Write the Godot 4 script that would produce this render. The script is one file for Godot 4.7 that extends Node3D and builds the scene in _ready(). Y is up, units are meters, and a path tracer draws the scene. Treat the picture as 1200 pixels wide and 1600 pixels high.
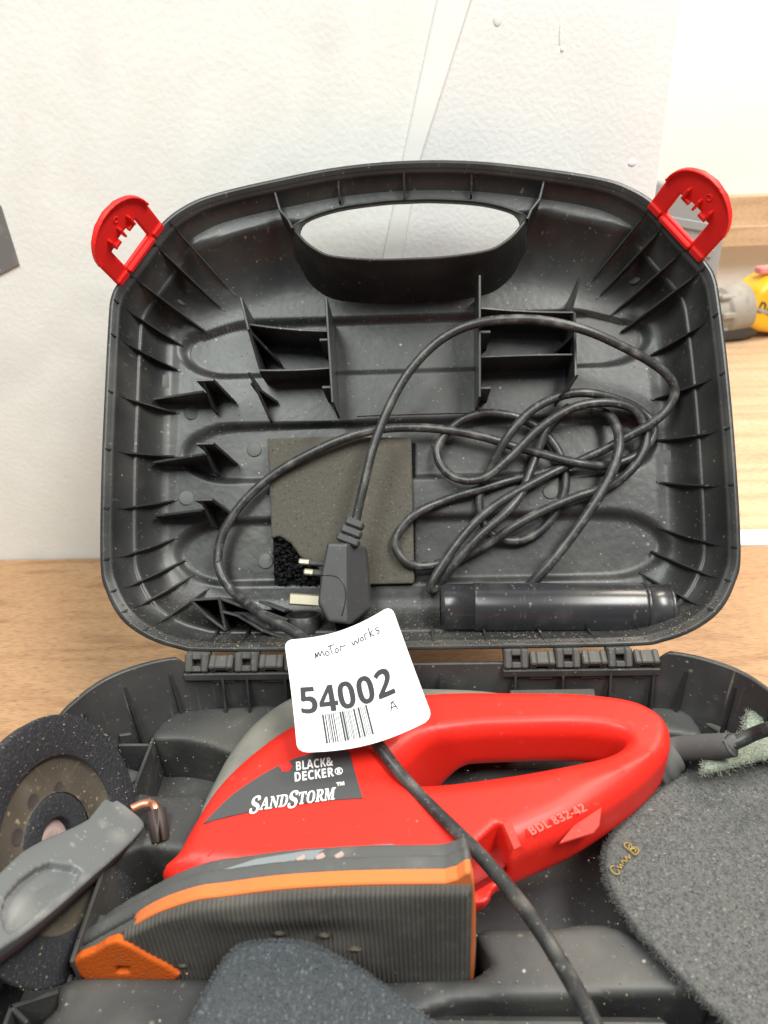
extends Node3D
# A power-tool case, open on a workbench against a plastered wall, seen from close above.
# All lengths in the tables are millimetres.

var used := {}
var M := {}
const LID_AT := Vector3(0, 0.08, 0)
const LID_BASIS := Basis(Vector3(1, 0, 0), Vector3(0, 0.794263, -0.607575), Vector3(0, 0.607575, 0.794263))

# ---------------------------------------------------------------- naming
func numbered(called: String, parent: Node) -> String:
	var key := str(parent.get_instance_id()) + called
	if not used.has(key):
		used[key] = 0
		return called
	used[key] += 1
	return "%s_%03d" % [called, used[key]]

func tag(o: Node, label := "", category := "", group := "", kind := "") -> Node:
	if label: o.set_meta("label", label)
	if category: o.set_meta("category", category)
	if group: o.set_meta("group", group)
	if kind: o.set_meta("kind", kind)
	return o

func base(called: String, at := Vector3.ZERO, b := Basis.IDENTITY, parent: Node = null) -> Node3D:
	var p: Node = parent if parent else self
	var o := Node3D.new()
	o.name = numbered(called, p)
	o.transform = Transform3D(b, at)
	p.add_child(o, true)
	return o

func put(mesh: Mesh, called: String, m: Material, parent: Node = null, t := Transform3D.IDENTITY) -> MeshInstance3D:
	var p: Node = parent if parent else self
	var o := MeshInstance3D.new()
	o.name = numbered(called, p)
	o.mesh = mesh
	o.material_override = m
	o.transform = t
	p.add_child(o, true)
	return o

func build(st: SurfaceTool, called: String, m: Material, parent: Node = null, t := Transform3D.IDENTITY) -> MeshInstance3D:
	return put(st.commit(), called, m, parent, t)

# ---------------------------------------------------------------- small geometry helpers
func V(a: Array) -> PackedVector3Array:
	var r := PackedVector3Array()
	for i in a.size() / 3:
		r.append(Vector3(a[3 * i], a[3 * i + 1], a[3 * i + 2]) * 0.001)
	return r

func xy(p: PackedVector3Array) -> PackedVector2Array:
	var r := PackedVector2Array()
	for q in p: r.append(Vector2(q.x, q.y))
	return r

func xz(p: PackedVector3Array) -> PackedVector2Array:
	var r := PackedVector2Array()
	for q in p: r.append(Vector2(q.x, q.z))
	return r

func V2(a: Array) -> PackedVector2Array:
	var r := PackedVector2Array()
	for i in a.size() / 2:
		r.append(Vector2(a[2 * i], a[2 * i + 1]) * 0.001)
	return r

func mb() -> SurfaceTool:
	var st := SurfaceTool.new()
	st.begin(Mesh.PRIMITIVE_TRIANGLES)
	return st

func tri(st: SurfaceTool, a: Vector3, b: Vector3, c: Vector3) -> void:
	st.add_vertex(a); st.add_vertex(b); st.add_vertex(c)

func quad(st: SurfaceTool, a: Vector3, b: Vector3, c: Vector3, d: Vector3) -> void:
	tri(st, a, b, c); tri(st, a, c, d)

func smooth2(p: PackedVector2Array, closed: bool, n: int) -> PackedVector2Array:
	var r := PackedVector2Array()
	var c := p.size()
	for i in (c if closed else c - 1):
		var a := p[(i - 1 + c) % c] if closed else p[maxi(i - 1, 0)]
		var d := p[(i + 2) % c] if closed else p[mini(i + 2, c - 1)]
		for k in n:
			r.append(p[i].cubic_interpolate(p[(i + 1) % c], a, d, float(k) / n))
	if not closed: r.append(p[c - 1])
	return r

func smooth3(p: PackedVector3Array, n: int) -> PackedVector3Array:
	var r := PackedVector3Array()
	var c := p.size()
	for i in c - 1:
		for k in n:
			r.append(p[i].cubic_interpolate(p[i + 1], p[maxi(i - 1, 0)], p[mini(i + 2, c - 1)], float(k) / n))
	r.append(p[c - 1])
	return r

func resample2(p: PackedVector2Array, n: int) -> PackedVector2Array:
	var total := 0.0
	var c := p.size()
	for i in c: total += p[i].distance_to(p[(i + 1) % c])
	var r := PackedVector2Array()
	var step := total / n
	var acc := 0.0
	var want := 0.0
	for i in c:
		var a := p[i]
		var b := p[(i + 1) % c]
		var l := a.distance_to(b)
		while want < acc + l - 1e-9 and r.size() < n:
			r.append(a.lerp(b, (want - acc) / l))
			want += step
		acc += l
	return r

func tube(st: SurfaceTool, p: PackedVector3Array, rad: float, sides := 10, cap := true, rads := PackedFloat32Array()) -> void:
	st.set_smooth_group(0)
	var up := Vector3(0.31, 0.72, 0.55).normalized()
	var rings := []
	for i in p.size():
		var t := (p[mini(i + 1, p.size() - 1)] - p[maxi(i - 1, 0)]).normalized()
		up = (up - t * up.dot(t)).normalized()
		var b := t.cross(up)
		var ring := PackedVector3Array()
		var rr := rads[i] if rads.size() else rad
		for k in sides:
			var a := TAU * k / sides
			ring.append(p[i] + (up * cos(a) + b * sin(a)) * rr)
		rings.append(ring)
	for i in p.size() - 1:
		for k in sides:
			var l := (k + 1) % sides
			quad(st, rings[i][k], rings[i + 1][k], rings[i + 1][l], rings[i][l])
	if cap:
		for e in [0, p.size() - 1]:
			for k in range(1, sides - 1):
				if e == 0: tri(st, rings[e][0], rings[e][k], rings[e][k + 1])
				else: tri(st, rings[e][0], rings[e][k + 1], rings[e][k])

func finish(st: SurfaceTool) -> SurfaceTool:
	st.index()
	st.generate_normals()
	return st

func box(st: SurfaceTool, c: Vector3, s: Vector3, b := Basis.IDENTITY, ch := 0.0004) -> void:
	# a box with chamfered edges
	st.set_smooth_group(-1)
	var h := s * 0.5
	var e := minf(ch, minf(h.x, minf(h.y, h.z)) * 0.45)
	for ax in 3:
		for sg in [-1.0, 1.0]:
			var u := (ax + 1) % 3
			var v := (ax + 2) % 3
			var q := []
			for k in [[-1, -1], [1, -1], [1, 1], [-1, 1]]:
				var p := Vector3.ZERO
				p[ax] = sg * h[ax]
				p[u] = k[0] * (h[u] - e)
				p[v] = k[1] * (h[v] - e)
				q.append(c + b * p)
			if sg < 0: quad(st, q[0], q[1], q[2], q[3])
			else: quad(st, q[3], q[2], q[1], q[0])
	for ax in 3:  # edge strips
		var u := (ax + 1) % 3
		var v := (ax + 2) % 3
		for su in [-1.0, 1.0]:
			for sv in [-1.0, 1.0]:
				var q := []
				for k in [[-1, 0], [1, 0], [1, 1], [-1, 1]]:
					var p := Vector3.ZERO
					p[ax] = k[0] * (h[ax] - e)
					p[u] = su * (h[u] - (e if k[1] == 1 else 0.0))
					p[v] = sv * (h[v] - (0.0 if k[1] == 1 else e))
					q.append(c + b * p)
				if su * sv > 0: quad(st, q[0], q[1], q[2], q[3])
				else: quad(st, q[3], q[2], q[1], q[0])
	for sx in [-1.0, 1.0]:
		for sy in [-1.0, 1.0]:
			for sz in [-1.0, 1.0]:
				var a := c + b * Vector3(sx * h.x, sy * (h.y - e), sz * (h.z - e))
				var d := c + b * Vector3(sx * (h.x - e), sy * h.y, sz * (h.z - e))
				var g := c + b * Vector3(sx * (h.x - e), sy * (h.y - e), sz * h.z)
				if sx * sy * sz > 0: tri(st, a, g, d)
				else: tri(st, a, d, g)

func cw(p: PackedVector2Array) -> PackedVector2Array:
	var q := p.duplicate()
	if not Geometry2D.is_polygon_clockwise(q): q.reverse()
	return q

func prism(st: SurfaceTool, poly: PackedVector2Array, w0: float, w1: float, x: Transform3D, bev := 0.0005, bottom := true) -> void:
	# polygon in (u, v) drawn out along w from w0 to w1, with a bevel round the w1 face
	st.set_smooth_group(-1)
	var p := cw(poly)
	var top := PackedVector2Array()
	var n := p.size()
	if bev > 0.0:
		for i in n:
			var a := (p[i] - p[(i - 1 + n) % n]).normalized()
			var c := (p[(i + 1) % n] - p[i]).normalized()
			var na := Vector2(a.y, -a.x)
			var nc := Vector2(c.y, -c.x)
			var m := (na + nc).normalized()
			top.append(p[i] - m * bev / maxf(0.4, m.dot(na)))
		var inward := 0
		for i in n:
			if Geometry2D.is_point_in_polygon(top[i], p): inward += 1
		if inward * 2 < n:
			for i in n: top[i] = 2.0 * p[i] - top[i]
	else:
		top = p
	var sgn := 1.0 if w1 > w0 else -1.0
	var flip := (x.basis.determinant() * sgn) < 0.0
	var wb := w1 - sgn * bev
	for i in n:
		var j := (i + 1) % n
		var a := x * Vector3(p[i].x, p[i].y, w0)
		var b := x * Vector3(p[j].x, p[j].y, w0)
		var c := x * Vector3(p[j].x, p[j].y, wb)
		var d := x * Vector3(p[i].x, p[i].y, wb)
		if flip: quad(st, d, c, b, a)
		else: quad(st, a, b, c, d)
		if bev > 0.0:
			var e := x * Vector3(top[j].x, top[j].y, w1)
			var g := x * Vector3(top[i].x, top[i].y, w1)
			if flip: quad(st, g, e, c, d)
			else: quad(st, d, c, e, g)
	for pass_ in (2 if bottom else 1):
		var q := top if pass_ == 0 else p
		var w := w1 if pass_ == 0 else w0
		var ix := Geometry2D.triangulate_polygon(q)
		for k in ix.size() / 3:
			var a := x * Vector3(q[ix[3 * k]].x, q[ix[3 * k]].y, w)
			var b := x * Vector3(q[ix[3 * k + 1]].x, q[ix[3 * k + 1]].y, w)
			var c := x * Vector3(q[ix[3 * k + 2]].x, q[ix[3 * k + 2]].y, w)
			var nn := (b - a).cross(c - a)
			var want := x.basis * Vector3(0, 0, sgn if pass_ == 0 else -sgn)
			if nn.dot(want) > 0.0: tri(st, a, c, b)
			else: tri(st, a, b, c)

# polygons in the ground plane: u = x, v = z, w = height
const FLAT := Transform3D(Vector3(1, 0, 0), Vector3(0, 0, 1), Vector3(0, 1, 0), Vector3.ZERO)

func lathe(st: SurfaceTool, prof: PackedVector2Array, n: int, x := Transform3D.IDENTITY, smooth := true) -> void:
	# profile (radius, height) turned about the local y axis
	st.set_smooth_group(0 if smooth else -1)
	for i in prof.size() - 1:
		for k in n:
			var a0 := TAU * k / n
			var a1 := TAU * (k + 1) / n
			var p := x * Vector3(prof[i].x * cos(a0), prof[i].y, prof[i].x * sin(a0))
			var q := x * Vector3(prof[i].x * cos(a1), prof[i].y, prof[i].x * sin(a1))
			var r := x * Vector3(prof[i + 1].x * cos(a1), prof[i + 1].y, prof[i + 1].x * sin(a1))
			var s := x * Vector3(prof[i + 1].x * cos(a0), prof[i + 1].y, prof[i + 1].x * sin(a0))
			quad(st, p, s, r, q)

func hard(prof: Array) -> PackedVector2Array:
	# millimetres to metres; every corner doubled a little way off, so that smooth shading keeps it crisp
	var p := V2(prof)
	var r := PackedVector2Array()
	for i in p.size():
		if i == 0 or i == p.size() - 1:
			r.append(p[i]); continue
		var e := minf(0.0004, 0.3 * minf(p[i].distance_to(p[i - 1]), p[i].distance_to(p[i + 1])))
		r.append(p[i].move_toward(p[i - 1], e)); r.append(p[i].move_toward(p[i + 1], e))
	return r

func sd_poly(p: Vector2, v: PackedVector2Array) -> float:
	var n := v.size()
	var d := p.distance_squared_to(v[0])
	var s := 1.0
	var j := n - 1
	for i in n:
		var e := v[j] - v[i]
		var w := p - v[i]
		var b := w - e * clampf(w.dot(e) / e.length_squared(), 0.0, 1.0)
		d = minf(d, b.length_squared())
		var c1 := p.y >= v[i].y
		var c2 := p.y < v[j].y
		var c3 := e.x * w.y > e.y * w.x
		if (c1 and c2 and c3) or not (c1 or c2 or c3): s = -s
		j = i
	return s * sqrt(d)

func nets(f: PackedFloat32Array, nx: int, ny: int, nz: int, o: Vector3, h: float, x: Transform3D) -> SurfaceTool:
	# surface nets over a sampled field (negative inside)
	var st := mb()
	st.set_smooth_group(0)
	var at := PackedInt32Array()
	at.resize(nx * ny * nz)
	at.fill(-1)
	var sy := nx
	var sz := nx * ny
	var count := 0
	var offs := [0, 1, sy, sy + 1, sz, sz + 1, sz + sy, sz + sy + 1]
	var dx := [0, 1, 0, 1, 0, 1, 0, 1]
	var dy := [0, 0, 1, 1, 0, 0, 1, 1]
	var dz := [0, 0, 0, 0, 1, 1, 1, 1]
	var edges := [[0, 1], [2, 3], [4, 5], [6, 7], [0, 2], [1, 3], [4, 6], [5, 7], [0, 4], [1, 5], [2, 6], [3, 7]]
	for k in nz - 1:
		for j in ny - 1:
			for i in nx - 1:
				var c := i + j * sy + k * sz
				var m := 0
				for e in 8:
					if f[c + offs[e]] < 0.0: m += 1
				if m == 0 or m == 8: continue
				var s := Vector3.ZERO
				var w := 0
				for e in edges:
					var a: float = f[c + offs[e[0]]]
					var b: float = f[c + offs[e[1]]]
					if (a < 0.0) != (b < 0.0):
						var t := a / (a - b)
						s += Vector3(lerpf(dx[e[0]], dx[e[1]], t), lerpf(dy[e[0]], dy[e[1]], t), lerpf(dz[e[0]], dz[e[1]], t))
						w += 1
				at[c] = count
				count += 1
				st.add_vertex(x * (o + (Vector3(i, j, k) + s / w) * h))
	var flip := x.basis.determinant() < 0.0
	for k in range(1, nz - 1):
		for j in range(1, ny - 1):
			for i in range(1, nx - 1):
				var c := i + j * sy + k * sz
				var v0 := f[c] < 0.0
				for ax in 3:
					var d: int = [1, sy, sz][ax]
					if (f[c + d] < 0.0) == v0: continue
					var d1: int = [sy, sz, 1][ax]
					var d2: int = [sz, 1, sy][ax]
					var a := at[c]
					var b := at[c - d1]
					var e := at[c - d1 - d2]
					var g := at[c - d2]
					if a < 0 or b < 0 or e < 0 or g < 0: continue
					if v0 == flip:
						for q in [a, b, e, a, e, g]: st.add_index(q)
					else:
						for q in [a, e, b, a, g, e]: st.add_index(q)
	st.generate_normals()
	return st

func ext_net(poly: PackedVector2Array, holes: Array, w0: float, w1: float, r: float, h: float, x: Transform3D, cut = null) -> SurfaceTool:
	# a rounded slab: polygon in (u, v), thickness w0..w1, edge radius r; cut(p, d) may carve the field
	var lo := poly[0]
	var hi := poly[0]
	for p in poly:
		lo = lo.min(p); hi = hi.max(p)
	var o := Vector3(lo.x - 2.5 * h, lo.y - 2.5 * h, w0 - 2.5 * h)
	var nx := int((hi.x - lo.x) / h) + 7
	var ny := int((hi.y - lo.y) / h) + 7
	var nz := int((w1 - w0) / h) + 7
	var f := PackedFloat32Array()
	f.resize(nx * ny * nz)
	var mid := (w0 + w1) * 0.5
	var half := (w1 - w0) * 0.5
	var carve: bool = cut != null
	for j in ny:
		for i in nx:
			var p2 := Vector2(o.x + i * h, o.y + j * h)
			var d2 := sd_poly(p2, poly)
			for hole in holes: d2 = maxf(d2, -sd_poly(p2, hole))
			for k in nz:
				var w := o.z + k * h
				var a := d2 + r
				var b := absf(w - mid) - half + r
				var d := minf(maxf(a, b), 0.0) + Vector2(maxf(a, 0.0), maxf(b, 0.0)).length() - r
				if carve: d = cut.call(Vector3(p2.x, p2.y, w), d)
				f[i + j * nx + k * nx * ny] = d
	return nets(f, nx, ny, nz, o, h, x)

func sd_box(p: Vector3, c: Vector3, s: Vector3, ang := 0.0) -> float:
	var q := p - c
	if ang != 0.0: q = Vector3(q.x * cos(ang) + q.y * sin(ang), -q.x * sin(ang) + q.y * cos(ang), q.z)
	q = q.abs() - s * 0.5
	return q.max(Vector3.ZERO).length() + minf(maxf(q.x, maxf(q.y, q.z)), 0.0)

func lettering(st: SurfaceTool, words: String, size: float, serif: bool, to: Callable, stretch := 1.0, lean := 0.0) -> float:
	# flat lettering laid on a surface: to(Vector2 in metres, height) gives the point
	var tm := TextMesh.new()
	var f := SystemFont.new()
	f.font_names = PackedStringArray(["Droid Serif" if serif else "Droid Sans"])
	f.font_weight = 700
	tm.font = f
	tm.text = words
	tm.font_size = 64
	tm.pixel_size = size / 46.0
	tm.depth = 0.0003
	tm.curve_step = 1.0
	tm.horizontal_alignment = HORIZONTAL_ALIGNMENT_LEFT
	st.set_smooth_group(-1)
	var wide := 0.0
	for s in tm.get_surface_count():
		var a := tm.surface_get_arrays(s)
		var v: PackedVector3Array = a[Mesh.ARRAY_VERTEX]
		var ix: PackedInt32Array = a[Mesh.ARRAY_INDEX] if a[Mesh.ARRAY_INDEX] != null else PackedInt32Array(range(v.size()))
		for i in ix.size():
			var q := v[ix[i]]
			wide = maxf(wide, q.x * stretch)
			st.add_vertex(to.call(Vector2((q.x + q.y * lean) * stretch, q.y), q.z + 0.0002))
	return wide

func stroke(st: SurfaceTool, p: PackedVector2Array, w: float, to: Callable) -> void:
	var q := PackedVector3Array()
	for a in smooth2(p, false, 5): q.append(to.call(a, 0.0001))
	tube(st, q, w, 5)

# ---------------------------------------------------------------- materials
func noise(freq: float, seed_: int, kind := FastNoiseLite.TYPE_SIMPLEX_SMOOTH, oct := 3) -> FastNoiseLite:
	var n := FastNoiseLite.new()
	n.seed = seed_
	n.noise_type = kind
	n.frequency = freq
	n.fractal_octaves = oct
	return n

func ntex(freq: float, seed_: int, a: Array, size := 512, kind := FastNoiseLite.TYPE_SIMPLEX_SMOOTH, oct := 3) -> NoiseTexture2D:
	# a: [offset, linear grey or Color, ...]
	var t := NoiseTexture2D.new()
	t.width = size; t.height = size
	t.seamless = true
	t.noise = noise(freq, seed_, kind, oct)
	if a.size():
		var g := Gradient.new()
		var o := PackedFloat32Array()
		var c := PackedColorArray()
		for i in a.size() / 2:
			o.append(a[2 * i])
			var k = a[2 * i + 1]
			c.append((Color(k, k, k) if k is float else k).linear_to_srgb())
		g.offsets = o; g.colors = c
		t.color_ramp = g
	return t

func speckle(seed_: int, size: int, ground: Color, spots: Array) -> ImageTexture:
	# specks and smudges of dirt of many sizes, strewn over one colour; spots: [count, r0, r1, colour, alpha]
	var rng := RandomNumberGenerator.new()
	rng.seed = seed_
	var im := Image.create(size, size, false, Image.FORMAT_RGB8)
	var px := PackedColorArray()
	px.resize(size * size)
	px.fill(ground)
	for s in spots:
		for k in s[0]:
			var r: float = lerpf(s[1], s[2], pow(rng.randf(), 3.0))
			var cx := rng.randf() * size
			var cy := rng.randf() * size
			var al: float = s[4] * rng.randf_range(0.35, 1.0)
			var st := rng.randf_range(0.55, 1.0)
			var an := rng.randf() * PI
			for j in range(int(cy - r - 1), int(cy + r + 2)):
				for i in range(int(cx - r - 1), int(cx + r + 2)):
					var q := Vector2(i - cx, j - cy).rotated(an)
					q.y /= st
					var d := q.length() - r
					if d > 0.5: continue
					var w: float = al * clampf(0.5 - d, 0.0, 1.0) if r < 3.0 else al * clampf(-d / r, 0.0, 1.0)
					var at := posmod(i, size) + posmod(j, size) * size
					px[at] = px[at].lerp(s[3], w)
	for j in size:
		for i in size: im.set_pixel(i, j, px[i + j * size].linear_to_srgb())
	return ImageTexture.create_from_image(im)

func mat(col: Color, rough: float, spec := 0.5) -> StandardMaterial3D:
	var m := StandardMaterial3D.new()
	m.albedo_color = col.linear_to_srgb()
	m.roughness = rough
	m.metallic_specular = spec
	return m

func tri_mat(tex: Texture2D, rough: float, scale: float, spec := 0.5) -> StandardMaterial3D:
	var m := mat(Color.WHITE, rough, spec)
	m.albedo_texture = tex
	m.uv1_triplanar = true
	m.uv1_scale = Vector3.ONE * scale
	return m

func relief(m: StandardMaterial3D, t: Texture2D, cm: float) -> StandardMaterial3D:
	m.heightmap_enabled = true
	m.heightmap_texture = t
	m.heightmap_scale = cm
	return m

func materials() -> void:
	var dust := Color(0.30, 0.27, 0.21)
	var black := Color(0.0195, 0.0205, 0.022)
	var grain := ntex(0.12, 5, [], 512, FastNoiseLite.TYPE_SIMPLEX_SMOOTH, 4)
	M.black = tri_mat(speckle(3, 1024, black, [[260, 14.0, 110.0, Color(0.085, 0.083, 0.076), 0.42], [160, 6.0, 30.0, Color(0.10, 0.095, 0.082), 0.4], [2400, 0.6, 1.7, dust, 0.55], [420, 0.9, 2.4, Color(0.45, 0.42, 0.34), 0.8], [60, 1.5, 4.0, dust, 0.6]]), 0.46, 2.3)
	relief(M.black, grain, 0.012)
	M.black.roughness = 0.42; M.black.roughness_texture = ntex(0.01, 8, [0.25, 0.75, 0.6, 1.0, 0.9, 1.0], 256)
	M.knuckle = tri_mat(speckle(63, 256, Color(0.055, 0.054, 0.050), [[80, 4.0, 24.0, Color(0.11, 0.105, 0.09), 0.5], [400, 0.6, 2.0, dust, 0.6]]), 0.6, 12.0)
	M.tray = tri_mat(speckle(4, 1024, Color(0.034, 0.034, 0.035), [[300, 10.0, 90.0, Color(0.12, 0.115, 0.10), 0.5], [2600, 0.5, 1.6, dust, 0.55], [420, 0.9, 2.6, Color(0.45, 0.42, 0.34), 0.7], [90, 2.0, 6.0, Color(0.33, 0.28, 0.18), 0.6]]), 0.55, 2.6)
	relief(M.tray, grain, 0.012)
	M.dusty = tri_mat(speckle(6, 512, Color(0.17, 0.165, 0.145), [[160, 10.0, 50.0, Color(0.10, 0.10, 0.095), 0.5], [600, 0.6, 2.0, Color(0.4, 0.38, 0.3), 0.5], [80, 2.0, 9.0, Color(0.06, 0.06, 0.06), 0.4]]), 0.75, 5.0, 0.3)
	M.mark = tri_mat(speckle(61, 256, Color(0.085, 0.085, 0.082), [[40, 4.0, 24.0, Color(0.05, 0.05, 0.05), 0.5], [120, 0.6, 1.6, Color(0.3, 0.28, 0.24), 0.5]]), 0.6, 24.0)
	M.red = tri_mat(speckle(9, 1024, Color(0.68, 0.021, 0.012), [[90, 10.0, 60.0, Color(0.55, 0.022, 0.014), 0.4], [400, 0.8, 2.6, Color(0.74, 0.26, 0.2), 0.4], [70, 4.0, 26.0, Color(0.72, 0.12, 0.085), 0.45], [260, 0.8, 2.0, Color(0.3, 0.02, 0.012), 0.5]]), 0.42, 3.0, 0.45)
	relief(M.red, ntex(0.2, 12, [], 256), 0.006)
	M.latch = mat(Color(0.80, 0.022, 0.020), 0.5, 0.4)
	M.red_dark = mat(Color(0.30, 0.010, 0.008), 0.5)
	M.red_raised = mat(Color(0.74, 0.10, 0.08), 0.5)
	M.tooth = mat(Color(0.34, 0.25, 0.23), 0.6)
	M.vent = mat(Color(0.17, 0.19, 0.205), 0.5)
	M.scuff = tri_mat(speckle(10, 256, Color(0.56, 0.034, 0.024), [[120, 1.0, 9.0, Color(0.64, 0.16, 0.13), 0.5], [60, 3.0, 14.0, Color(0.5, 0.03, 0.02), 0.6]]), 0.6, 22.0)
	M.cable = tri_mat(speckle(13, 512, Color(0.024, 0.0245, 0.026), [[520, 3.0, 24.0, Color(0.21, 0.20, 0.18), 0.6], [2600, 0.6, 2.0, Color(0.34, 0.32, 0.27), 0.6]]), 0.40, 6.0)
	M.plug = tri_mat(speckle(14, 256, Color(0.042, 0.043, 0.045), [[40, 6.0, 30.0, Color(0.10, 0.10, 0.10), 0.4], [200, 0.5, 1.4, Color(0.3, 0.3, 0.27), 0.5]]), 0.5, 8.0)
	M.gloss = tri_mat(speckle(15, 512, Color(0.022, 0.022, 0.026), [[110, 6.0, 44.0, Color(0.11, 0.10, 0.088), 0.5], [900, 0.6, 2.6, Color(0.35, 0.32, 0.26), 0.5]]), 0.26, 4.5)
	M.label = mat(Color(0.055, 0.057, 0.060), 0.42)
	M.white = mat(Color(0.80, 0.80, 0.78), 0.5)
	M.cream = mat(Color(0.78, 0.76, 0.70), 0.6)
	M.paper = mat(Color(0.70, 0.72, 0.725), 0.8, 0.2)
	M.ink = mat(Color(0.045, 0.045, 0.05), 0.7, 0.2)
	M.pen = mat(Color(0.02, 0.02, 0.03), 0.7, 0.2)
	M.brass = mat(Color(0.72, 0.66, 0.50), 0.32); M.brass.metallic = 0.9
	M.steel = mat(Color(0.7, 0.7, 0.68), 0.35); M.steel.metallic = 0.9
	M.copper = mat(Color(0.62, 0.26, 0.17), 0.38); M.copper.metallic = 0.8
	M.rust = mat(Color(0.045, 0.030, 0.027), 0.55)
	M.rubber = tri_mat(speckle(16, 512, Color(0.085, 0.086, 0.085), [[140, 6.0, 40.0, Color(0.16, 0.155, 0.14), 0.5], [500, 0.6, 1.8, Color(0.3, 0.28, 0.23), 0.5]]), 0.7, 6.0, 0.3)
	M.orange = tri_mat(speckle(17, 256, Color(0.62, 0.165, 0.048), [[120, 4.0, 40.0, Color(0.50, 0.15, 0.06), 0.5], [120, 0.6, 1.6, Color(0.5, 0.2, 0.1), 0.5]]), 0.75, 8.0, 0.3)
	M.orange_cloth = tri_mat(speckle(18, 256, Color(0.55, 0.10, 0.015), [[60, 6.0, 40.0, Color(0.33, 0.11, 0.05), 0.6], [500, 0.6, 1.6, Color(0.66, 0.22, 0.08), 0.5]]), 0.9, 9.0, 0.2)
	relief(M.orange_cloth, ntex(0.25, 19, [], 256), 0.03)
	M.velcro = tri_mat(speckle(20, 512, Color(0.088, 0.081, 0.074), [[220, 8.0, 60.0, Color(0.18, 0.165, 0.15), 0.55], [1500, 0.8, 2.4, Color(0.24, 0.22, 0.20), 0.5]]), 0.9, 5.0, 0.2)
	M.hook = tri_mat(speckle(21, 512, Color(0.030, 0.031, 0.036), [[5000, 0.8, 2.0, Color(0.11, 0.11, 0.125), 0.8], [260, 0.8, 2.6, Color(0.4, 0.36, 0.27), 0.6]]), 0.8, 7.0, 0.3)
	relief(M.hook, ntex(0.35, 22, [], 256, FastNoiseLite.TYPE_CELLULAR, 1), 0.05)
	M.brown = tri_mat(speckle(23, 512, Color(0.080, 0.070, 0.056), [[260, 4.0, 40.0, Color(0.145, 0.128, 0.10), 0.6], [1500, 0.8, 2.8, Color(0.42, 0.36, 0.25), 0.7], [700, 1.0, 5.0, Color(0.07, 0.055, 0.04), 0.6], [70, 3.0, 14.0, Color(0.38, 0.25, 0.09), 0.6]]), 0.85, 5.0, 0.2)
	M.pink = tri_mat(speckle(24, 128, Color(0.40, 0.30, 0.28), [[60, 1.0, 8.0, Color(0.30, 0.10, 0.07), 0.6]]), 0.7, 40.0)
	M.grey_plastic = tri_mat(speckle(25, 512, Color(0.13, 0.137, 0.14), [[160, 4.0, 34.0, Color(0.34, 0.34, 0.31), 0.6], [900, 0.7, 2.8, Color(0.42, 0.41, 0.37), 0.5]]), 0.5, 5.0)
	M.maroon = mat(Color(0.060, 0.026, 0.032), 0.5)
	M.foam = tri_mat(speckle(26, 1024, Color(0.086, 0.079, 0.067), [[9000, 0.9, 2.6, Color(0.030, 0.027, 0.023), 0.8], [6000, 0.8, 2.2, Color(0.21, 0.185, 0.145), 0.7], [60, 10.0, 60.0, Color(0.15, 0.12, 0.085), 0.35]]), 0.95, 3.6, 0.2)
	relief(M.foam, ntex(0.3, 27, [], 256), 0.05)
	M.foam_dark = relief(mat(Color(0.012, 0.012, 0.013), 0.9, 0.2), ntex(0.08, 28, [], 256), 0.15)
	M.foam_dark.uv1_triplanar = true; M.foam_dark.uv1_scale = Vector3.ONE * 30.0
	M.felt = tri_mat(speckle(29, 1024, Color(0.105, 0.105, 0.102), [[16000, 1.0, 4.0, Color(0.035, 0.035, 0.035), 0.75], [14000, 0.8, 3.0, Color(0.24, 0.24, 0.235), 0.6], [60, 30.0, 120.0, Color(0.12, 0.12, 0.115), 0.4]]), 0.95, 4.0, 0.2)
	relief(M.felt, ntex(0.16, 29, [], 1024, FastNoiseLite.TYPE_PERLIN, 4), 0.03)
	M.fibre = mat(Color(0.13, 0.13, 0.128), 0.8, 0.3)
	M.fuzz = mat(Color(0.12, 0.13, 0.14), 0.9, 0.2)
	M.green = tri_mat(ntex(0.2, 30, [0.0, Color(0.16, 0.19, 0.15), 1.0, Color(0.42, 0.46, 0.38)], 256), 0.95, 12.0, 0.2)
	relief(M.green, ntex(0.2, 30, [], 256), 0.12)
	M.grit = tri_mat(speckle(31, 256, Color(0.09, 0.086, 0.075), [[1500, 0.7, 2.0, Color(0.02, 0.02, 0.02), 0.7], [700, 0.6, 1.5, Color(0.3, 0.28, 0.22), 0.6]]), 0.9, 22.0)
	relief(M.grit, ntex(0.3, 32, [], 256), 0.08)
	M.denim = tri_mat(speckle(33, 512, Color(0.052, 0.057, 0.063), [[7000, 0.7, 2.2, Color(0.18, 0.195, 0.21), 0.7], [60, 10.0, 60.0, Color(0.07, 0.076, 0.083), 0.4], [120, 0.8, 2.0, Color(0.35, 0.34, 0.3), 0.6]]), 0.92, 6.0, 0.2)
	relief(M.denim, ntex(0.3, 34, [], 256), 0.05)
	M.yellow_chalk = mat(Color(0.30, 0.21, 0.07), 0.9, 0.2)
	M.chip = mat(Color(0.28, 0.25, 0.20), 0.9, 0.2); M.chip.vertex_color_use_as_albedo = true
	# setting
	M.wood = mat(Color.WHITE, 0.5)
	M.wood.albedo_texture = ntex(0.012, 40, [0.0, Color(0.280, 0.147, 0.071), 0.35, Color(0.414, 0.231, 0.116), 0.55, Color(0.470, 0.273, 0.142), 0.75, Color(0.431, 0.242, 0.123), 1.0, Color(0.538, 0.331, 0.180)], 1024, FastNoiseLite.TYPE_SIMPLEX_SMOOTH, 5)
	M.wood.uv1_scale = Vector3(0.55, 4.2, 1)
	M.wood.detail_enabled = true
	M.wood.detail_blend_mode = BaseMaterial3D.BLEND_MODE_MUL
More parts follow.
